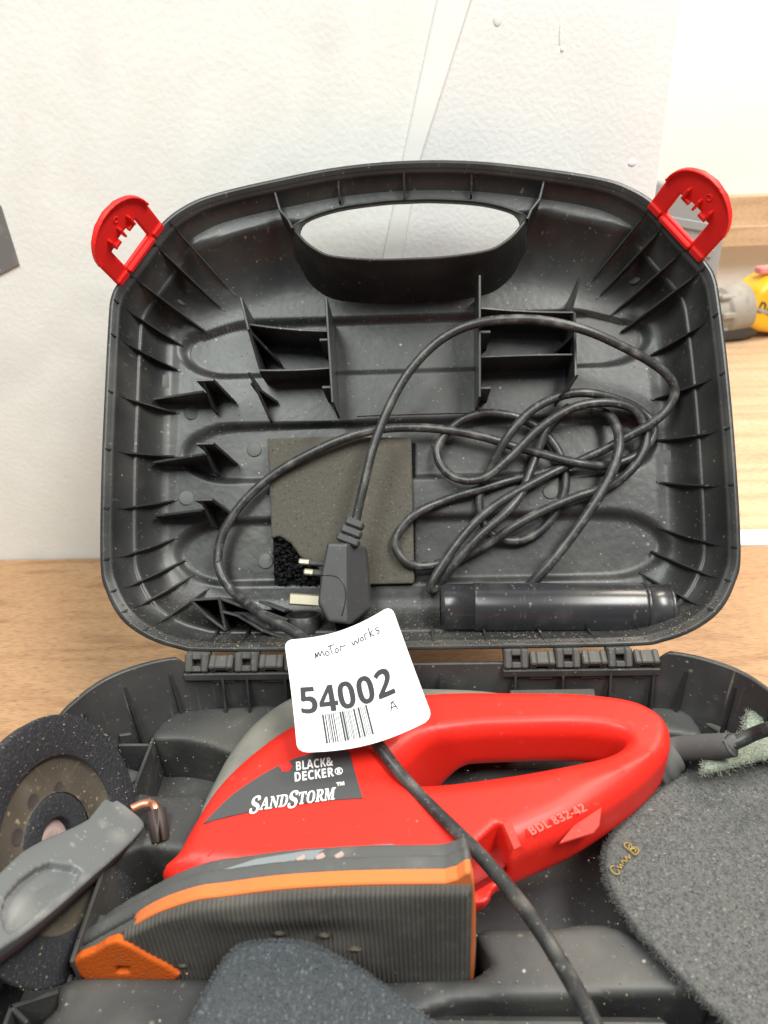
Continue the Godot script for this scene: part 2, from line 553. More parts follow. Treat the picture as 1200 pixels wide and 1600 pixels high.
	M.wood.detail_uv_layer = BaseMaterial3D.DETAIL_UV_2
	M.wood.detail_albedo = ntex(0.03, 41, [0.0, 0.40, 0.36, 0.82, 0.52, 1.0, 1.0, 0.90], 1024, FastNoiseLite.TYPE_SIMPLEX_SMOOTH, 4)
	M.wood.detail_mask = ntex(0.5, 42, [0.0, 1.0, 1.0, 1.0], 16)
	M.pine = M.wood.duplicate()
	M.pine.albedo_texture = ntex(0.012, 43, [0.0, Color(0.48, 0.31, 0.185), 0.5, Color(0.62, 0.43, 0.27), 1.0, Color(0.67, 0.49, 0.33)], 512, FastNoiseLite.TYPE_SIMPLEX_SMOOTH, 4)
	M.wall = tri_mat(ntex(0.006, 44, [0.0, Color(0.66, 0.66, 0.635), 0.35, Color(0.74, 0.742, 0.72), 0.5, Color(0.755, 0.757, 0.735), 0.7, Color(0.73, 0.73, 0.705), 1.0, Color(0.78, 0.78, 0.76)], 512, FastNoiseLite.TYPE_SIMPLEX_SMOOTH, 5), 0.7, 2.0, 0.4)
	relief(M.wall, ntex(0.075, 45, [], 1024, FastNoiseLite.TYPE_SIMPLEX_SMOOTH, 4), 0.016)
	M.panel = tri_mat(ntex(0.006, 46, [0.0, Color(0.67, 0.67, 0.665), 1.0, Color(0.745, 0.745, 0.74)], 512), 0.55, 2.0, 0.5)
	relief(M.panel, ntex(0.09, 47, [], 1024, FastNoiseLite.TYPE_SIMPLEX_SMOOTH, 3), 0.018)
	M.trim = tri_mat(ntex(0.01, 48, [0.0, Color(0.72, 0.72, 0.70), 1.0, Color(0.80, 0.80, 0.785)], 256), 0.45, 4.0)
	M.far_wall = tri_mat(ntex(0.006, 49, [0.0, Color(0.78, 0.765, 0.73), 1.0, Color(0.82, 0.81, 0.78)], 256), 0.8, 2.0, 0.3)
	M.print_ = tri_mat(speckle(50, 256, Color(0.16, 0.15, 0.155), [[30, 4.0, 30.0, Color(0.26, 0.24, 0.24), 0.5], [40, 1.0, 5.0, Color(0.6, 0.58, 0.56), 0.6]]), 0.5, 12.0)
	M.drill_grey = tri_mat(speckle(51, 256, Color(0.33, 0.31, 0.28), [[60, 4.0, 30.0, Color(0.15, 0.12, 0.10), 0.5], [40, 4.0, 20.0, Color(0.5, 0.48, 0.45), 0.5]]), 0.6, 9.0)
	M.drill_black = mat(Color(0.05, 0.045, 0.042), 0.6)
	M.drill_yellow = mat(Color(0.80, 0.44, 0.015), 0.4)
	M.charger = mat(Color(0.30, 0.31, 0.32), 0.5)
	M.lamp = mat(Color(0.9, 0.9, 0.9), 0.5); M.lamp.emission_enabled = true; M.lamp.emission = Color.WHITE; M.lamp.emission_energy_multiplier = 2.0

# ---------------------------------------------------------------- setting
func slab(called: String, x0: float, x1: float, z0: float, z1: float, top: float, thick: float, m: Material) -> MeshInstance3D:
	# a board with the grain along x: UVs in metres
	var st := mb()
	st.set_smooth_group(-1)
	var c := [Vector3(x0, top, z0), Vector3(x1, top, z0), Vector3(x1, top, z1), Vector3(x0, top, z1)]
	var d := c.map(func(p): return p - Vector3(0, thick, 0))
	var faces := [[c[0], c[1], c[2], c[3]], [d[3], d[2], d[1], d[0]], [c[3], c[2], d[2], d[3]], [c[1], c[0], d[0], d[1]], [c[0], c[3], d[3], d[0]], [c[2], c[1], d[1], d[2]]]
	for q in faces:
		for i in [0, 1, 2, 0, 2, 3]:
			var p: Vector3 = q[i]
			st.set_uv(Vector2(p.x, p.z - p.y))
			st.set_uv2(Vector2(p.x * 2.6 + 0.3, (p.z - p.y) * 26.0))
			st.add_vertex(p)
	st.generate_normals()
	return build(st, called, m)

func setting() -> void:
	tag(slab("workbench_top", -1.4, 1.3, -0.2585, 0.9, 0.0, 0.04, M.wood), "oak-look workbench top that the open tool case stands on", "workbench")
	tag(slab("joint_strip", 0.20, 1.3, -0.287, -0.259, 0.0015, 0.03, M.white), "white strip across the worktop just right of the case lid", "edge strip")
	tag(slab("rear_worktop", 0.20, 1.6, -1.32, -0.2875, 0.0, 0.04, M.pine), "pale wooden worktop beyond the white strip, with the yellow drill on it", "worktop")
	# plastered wall left of the slanting trim, panel right of it; both stop at x = 0.193
	var st := mb()
	prism(st, V2([-1400, -40, -98, -40, 155, 900, -1400, 900]), -0.36, -0.2600, Transform3D.IDENTITY, 0.0)
	st.generate_normals()
	var plaster := build(st, "plaster_wall", M.wall)
	tag(plaster, "rough off-white plastered wall behind the case, left of the slanting trim", "wall")
	st = mb()
	prism(st, V2([-90, -40, 193, -40, 193, 900, 160, 900, 38, 462, 0, 358]), -0.37, -0.2585, Transform3D.IDENTITY, 0.0012)
	st.generate_normals()
	var pan := build(st, "painted_panel", M.panel)
	tag(pan, "grey-white painted panel with brush marks between slanting trim and far wall", "panel")
	# knots of old filler and a long chip in the paint
	for k in [[66, 446, 3.2, 4.6], [172, 349, 3.4, 2.4], [111, 436, 0.9, 8.0], [113, 426, 1.4, 2.0]]:
		var s := SphereMesh.new()
		s.radius = 0.001; s.height = 0.002; s.radial_segments = 10; s.rings = 5
		put(s, "paint_blob", M.panel, pan, Transform3D(Basis.from_scale(Vector3(k[2], k[3], 0.7)), Vector3(k[0] * 0.001, k[1] * 0.001, -0.2585)))
	st = mb()
	prism(st, V2([-104, -40, -81, -40, 10, 358, 49, 462, 170, 900, 148, 900, 24, 462, -4, 358]), -0.30, -0.2572, Transform3D.IDENTITY, 0.0012)
	st.generate_normals()
	var trim := build(st, "slanting_trim", M.trim)
	tag(trim, "narrow white trim board running slantwise up between wall and painted panel", "trim board")
	# dark print at the left edge
	st = mb()
	prism(st, xy(V([-329.4, 337.4, -258, -327.4, 291.5, -258, -345.4, 284.4, -258, -391, 264.1, -258, -397.1, 311.4, -258, -345.6, 353.2, -258])), -0.2605, -0.2585, Transform3D.IDENTITY, 0.0003)
	st.generate_normals()
	tag(build(st, "wall_plate", M.print_), "dark grey scuffed plate on the plaster at the left edge", "plate")
	# far wall with its two wooden rails
	st = mb()
	box(st, Vector3(0.75, 0.6, -1.36), Vector3(2.2, 1.6, 0.1), Basis.IDENTITY, 0.001)
	st.generate_normals()
	tag(build(st, "far_wall", M.far_wall), "cream far wall above the two wooden rails", "wall")
	tag(slab("upper_rail", 0.2, 1.8, -1.31, -1.262, 0.202, 0.054, M.pine), "upper of two pale wooden rails along the far wall", "rail")
	tag(slab("lower_rail", 0.2, 1.8, -1.31, -1.235, 0.1475, 0.036, M.pine), "lower, deeper wooden rail along the far wall", "rail")

func far_tools() -> void:
	# cordless drill lying on the rear worktop
	var o := base("drill", Vector3(0.545, 0, -0.96), Basis(Vector3.UP, 0.25))
	tag(o, "dirty grey and yellow power drill lying on the rear worktop", "drill")
	var st := mb()
	lathe(st, hard([0, -44, 25, -44, 33, -36, 34, -14, 41, -10, 43, 30, 0, 30]), 28, Transform3D(Basis(Vector3(0, 0, 1), PI / 2 + 0.15).scaled(Vector3.ONE), Vector3(0.012, 0.052, 0)).rotated_local(Vector3.UP, 0.0) * Transform3D(Basis(Vector3(1, 0, 0), PI), Vector3.ZERO))
	build(finish(st), "gearbox", M.drill_grey, o)
	st = mb()
	for k in 7:
		var a := TAU * k / 7.0
		box(st, Vector3(-0.005, 0.052 + 0.036 * sin(a), 0.036 * cos(a)), Vector3(0.030, 0.010, 0.010), Basis(Vector3.RIGHT, -a), 0.002)
	st.generate_normals()
	build(st, "rib", M.drill_grey, o)
	st = ext_net(V2([-30, 4, 30, 3, 62, 8, 60, 22, 20, 26, -25, 24]), [], -0.03, 0.03, 0.006, 0.003, Transform3D.IDENTITY)
	build(st, "guard", M.drill_black, o)
	var body := smooth2(V2([52, 94, 40, 76, 30, 46, 30, 32, 44, 24, 70, 14, 150, 0, 190, 20, 190, 100, 90, 108]), true, 4)
	st = ext_net(body, [], -0.036, 0.036, 0.014, 0.003, Transform3D.IDENTITY)
	var b := build(st, "housing", M.drill_yellow, o)
	st = mb()
	var to := func(p: Vector2, h: float) -> Vector3: return Vector3(0.046, 0.062, 0.0365 + h) + Basis(Vector3(0, 0, 1), -0.28) * Vector3(p.x, p.y, 0)
	lettering(st, "DeWALT", 0.019, false, to)
	st.generate_normals()
	build(st, "lettering", M.drill_black, b)
	st = mb()
	box(st, Vector3(0.10, 0.040, 0.0365), Vector3(0.11, 0.006, 0.002), Basis(Vector3(0, 0, 1), -0.32))
	st.generate_normals()
	build(st, "stripe", M.drill_grey, b)
	st = mb()
	box(st, Vector3(0.075, 0.116, 0), Vector3(0.03, 0.012, 0.02), Basis.IDENTITY, 0.003)
	st.generate_normals()
	build(st, "switch", mat(Color(0.75, 0.25, 0.25), 0.5), o)
	# grey charger half hidden behind the right latch
	o = base("charger", Vector3(0.335, 0, -0.62))
	tag(o, "grey plastic charger seen through the window of the right red latch", "charger")
	st = ext_net(V2([-42, 0, 42, 0, 42, 240, 20, 292, -30, 300, -42, 285]), [], -0.05, 0.05, 0.008, 0.004, Transform3D.IDENTITY)
	build(st, "housing", M.charger, o)
	st = mb()
	for k in 3: box(st, Vector3(0.0, 0.20 + 0.028 * k, 0.051), Vector3(0.06, 0.010, 0.004), Basis(Vector3(0, 0, 1), -0.2), 0.001)
	st.generate_normals()
	build(st, "rib", M.charger, o)

# ---------------------------------------------------------------- the case
var outline := PackedVector2Array()

func make_outline() -> void:
	var half := V2([0, 8, 70, 8, 140, 8.6, 158, 11, 178, 18, 195, 30, 206, 48, 211, 68, 213, 130, 213, 190, 212.5, 240, 211.5, 256, 207, 267, 191.5, 289.5, 176, 312, 158, 325.5, 136, 333.5, 95, 342, 48, 349.5, 0, 352])
	var p := PackedVector2Array()
	for q in half: p.append(q)
	for i in range(half.size() - 2, 0, -1): p.append(Vector2(-half[i].x, half[i].y))
	for i in p.size(): p[i].x -= 0.0012 + (0.0028 * smoothstep(0.20, 0.29, p[i].y) * smoothstep(0.1, 0.16, p[i].x))
	outline = resample2(smooth2(p, true, 6), 420)

func inset(q: Vector2, d: float) -> Vector2:
	return Vector2(q.x * (1.0 - d / 0.213), 0.18 + (q.y - 0.18) * (1.0 - d / 0.171))

var wall_d := [0.0, 1.5, 2.1, 4.2, 5.0, 9.5, 10.6, 11.8, 12.6, 14.5, 18.0, 22.5, 27.0, 33.0, 42.0]
var wall_z := [0.0, 0.0, -4.0, -4.2, -7.0, -29.0, -29.3, -29.6, -32.5, -39.0, -46.0, -50.8, -53.4, -54.8, -55.0]

func profile(d: float) -> float:
	var m := d * 1000.0
	if m >= 42.0: return -0.055
	for i in range(1, wall_d.size()):
		if m <= wall_d[i]:
			return 0.001 * lerpf(wall_z[i - 1], wall_z[i], (m - wall_d[i - 1]) / (wall_d[i] - wall_d[i - 1]))
	return -0.055

func stadium(p: Vector2, x0: float, x1: float, y0: float, y1: float) -> float:
	# distance to a long oval, tapered round its ends
	var c := Vector2((x0 + x1) * 0.5, (y0 + y1) * 0.5)
	var h := (y1 - y0) * 0.5
	var q := (p - c).abs()
	var e := 1.75 * h
	var k := (x1 - x0) * 0.5 - e
	var u := Vector2(maxf(q.x - k, 0.0) / 1.75, q.y)
	return u.length() - h

func floor_z(p: Vector2, d: float) -> float:
	var z := profile(d)
	for o in [[-0.178, 0.178, 0.216, 0.2575], [-0.174, 0.176, 0.133, 0.1745], [-0.178, 0.180, 0.055, 0.101]]:
		var s := stadium(p, o[0], o[1], o[2], o[3])
		z -= 0.0052 * smoothstep(0.0030, -0.0022, s)
	# shoulder under the handle
	var ax := absf(p.x)
	var yl := 0.322 if ax < 0.098 else lerpf(0.322, 0.303, clampf((ax - 0.098) / 0.07, 0.0, 1.0))
	var reach := clampf((0.182 - ax) / 0.02, 0.0, 1.0)
	if reach > 0.0 and p.y > yl - 0.055 and d > 0.004:
		var e := clampf((yl - p.y) / 0.055, 0.0, 1.0)
		var s := -0.020 - 0.035 * (1.0 - pow(1.0 - e, 2.6)) if e > 0.0 else -0.020
		z = lerpf(z, maxf(z, s), reach)
	return z

var slot := PackedVector2Array()

func lid_shell(lid: Node3D) -> MeshInstance3D:
	slot = smooth2(V2([-83.5, 311, -77, 321, -53, 329, -20, 332.8, 0, 333.2, 20, 332.8, 53, 329, 77, 321, 83.5, 311, 76, 297.5, 66, 288.5, 54, 283, 27, 279.6, 0, 279, -27, 279.6, -54, 283, -66, 288.5, -76, 297.5]), true, 5)
	var ds := [0.0, 0.0008, 0.0015, 0.0021, 0.0042, 0.005, 0.0095, 0.0106, 0.0118, 0.0126, 0.0145, 0.018]
	var d := 0.0202
	while d < 0.1712:
		ds.append(d)
		d += 0.00165
	var n := outline.size()
	var pts := []
	var keep := []
	for di in ds:
		var row := PackedVector3Array()
		var kr := PackedByteArray()
		for q in outline:
			var p := inset(q, di)
			var z := floor_z(p, di)
			row.append(Vector3(p.x, p.y, z))
			var inside := 0
			if p.y > 0.27 and p.y < 0.340 and absf(p.x) < 0.092 and Geometry2D.is_point_in_polygon(p, slot): inside = 1
			kr.append(inside)
		pts.append(row)
		keep.append(kr)
	var st := mb()
	st.set_smooth_group(0)
	for i in ds.size() - 1:
		for k in n:
			var l := (k + 1) % n
			if keep[i][k] + keep[i][l] + keep[i + 1][k] + keep[i + 1][l] > 0: continue
			quad(st, pts[i][k], pts[i][l], pts[i + 1][l], pts[i + 1][k])
	# outer skin, 2.4 mm behind the inner one
	var prev := PackedVector3Array()
	for i in ds.size():
		var row := PackedVector3Array()
		var dd: float = ds[i]
		for k in n:
			var p := inset(outline[k], -0.0012 + maxf(0.0, dd - 0.004) if dd < 0.016 else dd)
			var z: float = pts[i][k].z - (0.0024 if dd > 0.012 else 0.0004 + 0.0020 * dd / 0.012)
			row.append(Vector3(p.x, p.y, z))
		for k in n:
			var l := (k + 1) % n
			if i == 0:
				quad(st, pts[0][l], pts[0][k], row[k], row[l])
				continue
			if keep[i - 1][k] + keep[i - 1][l] + keep[i][k] + keep[i][l] > 0: continue
			quad(st, prev[l], prev[k], row[k], row[l])
		prev = row
	finish(st)
	var shell := build(st, "shell", M.black, lid)
	# the flange round the handle opening
	st = mb()
	st.set_smooth_group(0)
	var c := Vector2(0, 0.2995)
	var lev := [[0.0022, -0.0600, 0], [0.0, -0.0600, 0], [0.0, -0.0008, 0], [0.0006, 0.0, 0], [0.0016, 0.0, 0], [0.0022, -0.0008, 0], [0.0036, -0.026, 1], [0.0062, -0.046, 1], [0.0100, -0.0562, 1]]
	var rows := []
	for v in lev:
		var row := PackedVector3Array()
		for i in slot.size():
			var t := (slot[(i + 1) % slot.size()] - slot[i - 1]).normalized()
			var nn := Vector2(t.y, -t.x)
			if nn.dot(slot[i] - c) < 0.0: nn = -nn
			var o: float = v[0]
			if v[2] == 1 and nn.y > -0.1: o = minf(o, 0.0036)
			var q: Vector2 = slot[i] + nn * o
			# along the upper edge the flange is only as deep as the channel behind the handle
			var up := smoothstep(0.300, 0.322, slot[i].y)
			var z: float = v[1]
			row.append(Vector3(q.x, q.y, lerpf(z, clampf(z - 0.0182, -0.0232, -0.0180), up)))
		rows.append(row)
	for i in rows.size() - 1:
		for k in slot.size():
			var l := (k + 1) % slot.size()
			quad(st, rows[i][l], rows[i][k], rows[i + 1][k], rows[i + 1][l])
	build(finish(st), "handle_flange", M.black, lid)
	return shell

func near_outline(p: Vector2) -> int:
	var best := 0
	for i in outline.size():
		if outline[i].distance_squared_to(p) < outline[best].distance_squared_to(p): best = i
	return best

func plate(a: Vector3, b: Vector3, z0a: float, z0b: float, z1a: float, z1b: float, th: float, dip := 0.0) -> SurfaceTool:
	# an upright plate on the lid floor from a to b, foot heights z0, top heights z1
	var st := mb()
	st.set_smooth_group(-1)
	var t := (b - a); t.z = 0.0; t = t.normalized()
	var nn := Vector3(-t.y, t.x, 0) * th * 0.5
	var n := 8 if dip != 0.0 else 1
	for i in n:
		var u := float(i) / n
		var v := float(i + 1) / n
		var p := a.lerp(b, u); var q := a.lerp(b, v)
		p.z = 0.0; q.z = 0.0
		var zp := lerpf(z1a, z1b, u) - dip * 4.0 * u * (1.0 - u)
		var zq := lerpf(z1a, z1b, v) - dip * 4.0 * v * (1.0 - v)
		var fp := lerpf(z0a, z0b, u); var fq := lerpf(z0a, z0b, v)
		var e := Vector3(0, 0, 0.0003)
		var k := nn * 0.6
		for s in [1.0, -1.0]:
			var q0: Vector3 = p + nn * s + Vector3(0, 0, fp); var q1: Vector3 = q + nn * s + Vector3(0, 0, fq)
			var q2: Vector3 = q + nn * s + Vector3(0, 0, zq) - e; var q3: Vector3 = p + nn * s + Vector3(0, 0, zp) - e
			var q4: Vector3 = q + k * s + Vector3(0, 0, zq); var q5: Vector3 = p + k * s + Vector3(0, 0, zp)
			if s > 0: quad(st, q0, q3, q2, q1); quad(st, q3, q5, q4, q2)
			else: quad(st, q1, q2, q3, q0); quad(st, q2, q4, q5, q3)
		quad(st, p + k + Vector3(0, 0, zp), p - k + Vector3(0, 0, zp), q - k + Vector3(0, 0, zq), q + k + Vector3(0, 0, zq))
		if i == 0: quad(st, p - nn + Vector3(0, 0, fp), p - nn + Vector3(0, 0, zp) - e, p + nn + Vector3(0, 0, zp) - e, p + nn + Vector3(0, 0, fp))
		if i == n - 1: quad(st, q + nn + Vector3(0, 0, fq), q + nn + Vector3(0, 0, zq) - e, q - nn + Vector3(0, 0, zq) - e, q - nn + Vector3(0, 0, fq))
	st.generate_normals()
	return st

func lid_ribs(lid: Node3D) -> void:
	var at := V([-216.3, 229.1, 0, -216, 188.3, 0, -215.1, 144.7, 0, -213.4, 104.4, 0, -212.8, 67.1, 0, -207.6, 47.7, 0, -197.3, 31.8, 0, -183.1, 21.9, 0, -212.3, 256.8, 0, -199.5, 275.7, 0, -184, 299.5, 0, -171.3, 313.8, 0, 211.3, 229.6, 0, 211.8, 187.8, 0, 210.7, 148.9, 0, 210.4, 109.1, 0, 209.5, 68.5, 0, 204.3, 45, 0, 193.2, 27.5, 0, 202.5, 264.7, 0, 191.5, 280.7, 0, 178.8, 298.9, 0, 168.6, 310.4, 0])
	for a in at:
		var i := near_outline(Vector2(a.x, a.y))
		var q := outline[i]
		var st := mb()
		st.set_smooth_group(-1)
		var t := (outline[(i + 1) % outline.size()] - outline[i - 1]).normalized() * 0.0007
		var t3 := Vector3(t.x, t.y, 0)
		var prev := []
		var corner := q.y > 0.258 and q.y < 0.33
		var reach := 0.046 if corner else 0.034
		for k in 17:
			var u := k / 16.0
			var d := lerpf(0.0015, reach, u)
			var p := inset(q, d)
			var zf := floor_z(p, d)
			var zt := -0.0035 - 0.0525 * pow(u, 1.25 if corner else 0.85) if not corner else -0.006 - 0.050 * pow(u, 1.1)
			zt = maxf(zt, zf + 0.0006)
			var cur := [Vector3(p.x, p.y, zf - 0.002), Vector3(p.x, p.y, zt)]
			if k > 0:
				for s in [1.0, -1.0]:
					var a0: Vector3 = prev[0] + t3 * s; var a1: Vector3 = cur[0] + t3 * s
					var b1: Vector3 = cur[1] + t3 * s * 0.8; var b0: Vector3 = prev[1] + t3 * s * 0.8
					if s > 0: quad(st, a0, b0, b1, a1)
					else: quad(st, a1, b1, b0, a0)
				quad(st, prev[1] + t3 * 0.8, prev[1] - t3 * 0.8, cur[1] - t3 * 0.8, cur[1] + t3 * 0.8)
			else:
				quad(st, cur[0] - t3, cur[1] - t3 * 0.8, cur[1] + t3 * 0.8, cur[0] + t3)
			prev = cur
		st.generate_normals()
		build(st, "rib", M.black, lid)
	# short ribs along the hinge wall and across the handle channel
	for x in [0.010, 0.045, 0.082, 0.115, 0.148, -0.118, -0.140]:
		build(plate(Vector3(x, 0.0125, 0), Vector3(x, 0.022, 0), -0.05, -0.055, -0.004, -0.03, 0.0014), "hinge_wall_rib", M.black, lid)
	for x in [-0.051, -0.003, 0.046]:
		build(plate(Vector3(x, 0.3335, 0), Vector3(x, 0.3488, 0), -0.022, -0.022, -0.0150, -0.0035, 0.0016), "channel_rib", M.black, lid)
	for s in [-1.0, 1.0]:
		var p := PackedVector3Array([Vector3(0.0835 * s, 0.305, 0), Vector3(0.087 * s, 0.313, 0), Vector3(0.0935 * s, 0.322, 0), Vector3(0.0985 * s, 0.3405, 0)])
		var st := mb()
		for i in 3:
			st.append_from(plate(p[i], p[i + 1], -0.04, -0.03, -0.0006 - 0.002 * i, -0.0026 - 0.002 * i, 0.0018).commit(), 0, Transform3D.IDENTITY)
		build(st, "channel_rib", M.black, lid)

func lid_clips(lid: Node3D) -> void:
	var f := -0.0605
	# the two cages near the handle
	var P := V([-123.1, 259.1, -20, -117.6, 235.2, -20, -120.5, 242.7, -20, -60.3, 235.2, -20, -112.1, 208.8, -20, -59, 209, -20, -111.4, 235, -20, -111.1, 205.9, -20, -117.2, 203.7, -20, -108.1, 177.1, -20, -60.7, 255.8, -20, -56.8, 179.4, -20, -120.2, 223.1, -20, -112.1, 208.8, -20])
	build(plate(P[0], P[1], f, f, -0.012, -0.014, 0.0018), "cage_post", M.black, lid)
	build(plate(P[1], P[13], f, f, -0.016, -0.034, 0.0018), "cage_post", M.black, lid)
	build(plate(P[2], P[3], f, f, -0.021, -0.021, 0.0016, 0.003), "cage_bar", M.black, lid)
	build(plate(P[4], P[5], f, f, -0.026, -0.026, 0.0016, 0.002), "cage_bar", M.black, lid)
	build(plate(P[8], P[9], f, f, -0.016, -0.050, 0.0018), "cage_post", M.black, lid)
	build(plate(P[8] + Vector3(0.0, -0.006, 0), P[8] + Vector3(0.014, -0.012, 0), f, f, -0.022, -0.050, 0.0018), "cage_gusset", M.black, lid)
	build(plate(P[1] + Vector3(0.001, 0, 0), P[1] + Vector3(0.016, -0.012, 0), f, f, -0.020, -0.050, 0.0018), "cage_gusset", M.black, lid)
	build(plate(P[10], P[11], f, f, -0.010, -0.014, 0.0018), "cage_post", M.black, lid)
	for k in [0.35, 0.82]:
		var q := P[10].lerp(P[11], k)
		build(plate(q, q + Vector3(-0.0075, 0.0, 0), f, f, -0.022, -0.022, 0.0022), "cage_gusset", M.black, lid)
	P = V([49.6, 268.5, -20, 47.1, 181, -20, 50.8, 248.8, -20, 116.8, 243.1, -20, 49.6, 213.7, -20, 115.3, 213.4, -20, 120.7, 265.8, -20, 114.9, 241.7, -20, 116.8, 241.6, -20, 117.1, 213.8, -20, 115.6, 194, -20, 106.2, 184, -20, 111.5, 201.2, -20])
	build(plate(P[0], P[1], f, f, -0.010, -0.016, 0.0018), "cage_post", M.black, lid)
	build(plate(P[2], P[3], f, f, -0.021, -0.021, 0.0016, 0.002), "cage_bar", M.black, lid)
	build(plate(P[4], P[5], f, f, -0.026, -0.026, 0.0016, -0.001), "cage_bar", M.black, lid)
	build(plate(P[6], P[7], f, f, -0.012, -0.026, 0.0018), "cage_post", M.black, lid)
	build(plate(P[8], P[9], f, f, -0.018, -0.024, 0.0018), "cage_post", M.black, lid)
	build(plate(P[10], P[11], f, f, -0.014, -0.030, 0.0018), "cage_post", M.black, lid)
	build(plate(P[9], P[10], f, f, -0.024, -0.020, 0.0018), "cage_post", M.black, lid)
	for k in [0.42, 0.90]:
		var q := P[0].lerp(P[1], k)
		build(plate(q, q + Vector3(0.0085, 0.0, 0), f, f, -0.024, -0.024, 0.0022), "cage_gusset", M.black, lid)
	build(plate(P[9] + Vector3(0, 0.014, 0), P[9] + Vector3(-0.013, 0.006, 0), f, f, -0.022, -0.045, 0.0018), "cage_gusset", M.black, lid)
	# three clips on long bars at the left
	for px in [V([-195.4, 193.8, -30, -154.2, 195, -30]), V([-193.9, 144.9, -30, -153.2, 147.6, -30]), V([-191.6, 104.7, -30, -153.3, 106.6, -30])]:
		var a: Vector3 = px[0]
		var b: Vector3 = px[1]
		build(plate(a, b, f, f, -0.040, -0.029, 0.0018), "clip_bar", M.black, lid)
		build(plate(b + Vector3(-0.003, 0.0062, 0), b + Vector3(0.0095, 0.0062, 0), f, f, -0.022, -0.022, 0.0018), "clip_plate", M.black, lid)
		build(plate(b + Vector3(0.0095, 0.0062, 0), b + Vector3(0.018, -0.002, 0), f, f, -0.022, -0.046, 0.0018), "clip_plate", M.black, lid)
		build(plate(b + Vector3(0.0015, 0.006, 0), b + Vector3(0.0035, -0.010, 0), f, f, -0.022, -0.046, 0.0018), "clip_plate", M.black, lid)
	# round ejector marks
	for p in V([-177.6, 276.9, -55, -191.2, 250.9, -55, -190.1, 211.2, -55, -170.4, 186.6, -55, -188.3, 149.2, -55, -172.7, 120.1, -55, -185.4, 95.9, -55, -185.8, 58.9, -55, -113.1, 71.4, -55, -122.7, 157.5, -55, 168.8, 280.8, -55, 185.8, 142.2, -55, 182.5, 61.7, -55, 18.4, 158.8, -55, 100.2, 118.7, -55]):
		var st := mb()
		var d := 0.03
		for q in outline: d = minf(d, q.distance_to(Vector2(p.x, p.y)))
		var z := floor_z(Vector2(p.x, p.y), d)
		if p.y > 0.325: z = -0.020
		var tilt := Basis.IDENTITY
		var dz := (floor_z(Vector2(p.x + 0.004, p.y), d - 0.004 * signf(p.x)) - floor_z(Vector2(p.x - 0.004, p.y), d + 0.004 * signf(p.x))) / 0.008
		if absf(p.x) > 0.15: tilt = Basis(Vector3.UP, -atan(dz))
		lathe(st, hard([0, 0.25, 5.2, 0.25, 5.6, 0.0, 5.8, -0.8]), 24, Transform3D(tilt * Basis(Vector3.RIGHT, PI / 2), Vector3(p.x, p.y, z)))
		build(finish(st), "moulding_mark", M.mark, lid)
	# holder for accessories beside the hinge, lower left
	var h := V([-156.7, 41.9, -22, -136.9, 42.9, -22, -132.9, 20.9, -22, -146.6, 31.1, -22, -136.3, 34.1, -22, -124.1, 30.8, -22, -107, 20.5, -22, -88.3, 13.7, -22, -67.1, 11.7, -22, -113.8, 33.7, -22, -93.7, 30.3, -22, -93.7, 19.9, -22])
	build(plate(h[0], h[1], f, f, -0.018, -0.018, 0.0018), "holder_wall", M.black, lid)
	build(plate(h[0], h[3], f, f, -0.018, -0.022, 0.0018), "holder_wall", M.black, lid)
	build(plate(h[3], h[2], f, f, -0.022, -0.022, 0.0018), "holder_wall", M.black, lid)
	build(plate(h[1], h[2], f, f, -0.018, -0.022, 0.0018), "holder_wall", M.black, lid)
	for k in range(4, 8): build(plate(h[k], h[k + 1], f, f, -0.020, -0.020, 0.0018), "holder_wall", M.black, lid)
	build(plate(h[1], h[9], f, f, -0.020, -0.024, 0.0018), "holder_wall", M.black, lid)
	var st := mb()
	prism(st, PackedVector2Array([Vector2(h[4].x, h[4].y), Vector2(h[9].x, h[9].y), Vector2(h[10].x, h[10].y), Vector2(h[11].x, h[11].y), Vector2(h[6].x, h[6].y), Vector2(h[5].x, h[5].y)]), -0.055, -0.034, Transform3D.IDENTITY, 0.0008)
	st.generate_normals()
	build(st, "holder_shelf", M.black, lid)
	st = mb()
	lathe(st, hard([12.5, -11, 12.5, 0, 11.2, 0, 11.2, -11]), 32, Transform3D(Basis(Vector3.RIGHT, 0.25), V([-80.9, 31.1, -34])[0]))
	build(finish(st), "holder_ring", M.black, lid)
	var c := V([-109, 40.2, -20, -91.1, 33.3, -20])
	build(plate(c[0], c[1], f, f, -0.018, -0.018, 0.0016), "holder_fin", M.black, lid)
	build(plate(c[0] + Vector3(0.002, -0.006, 0), c[1] + Vector3(0.002, -0.006, 0), f, f, -0.018, -0.018, 0.0016), "holder_fin", M.black, lid)

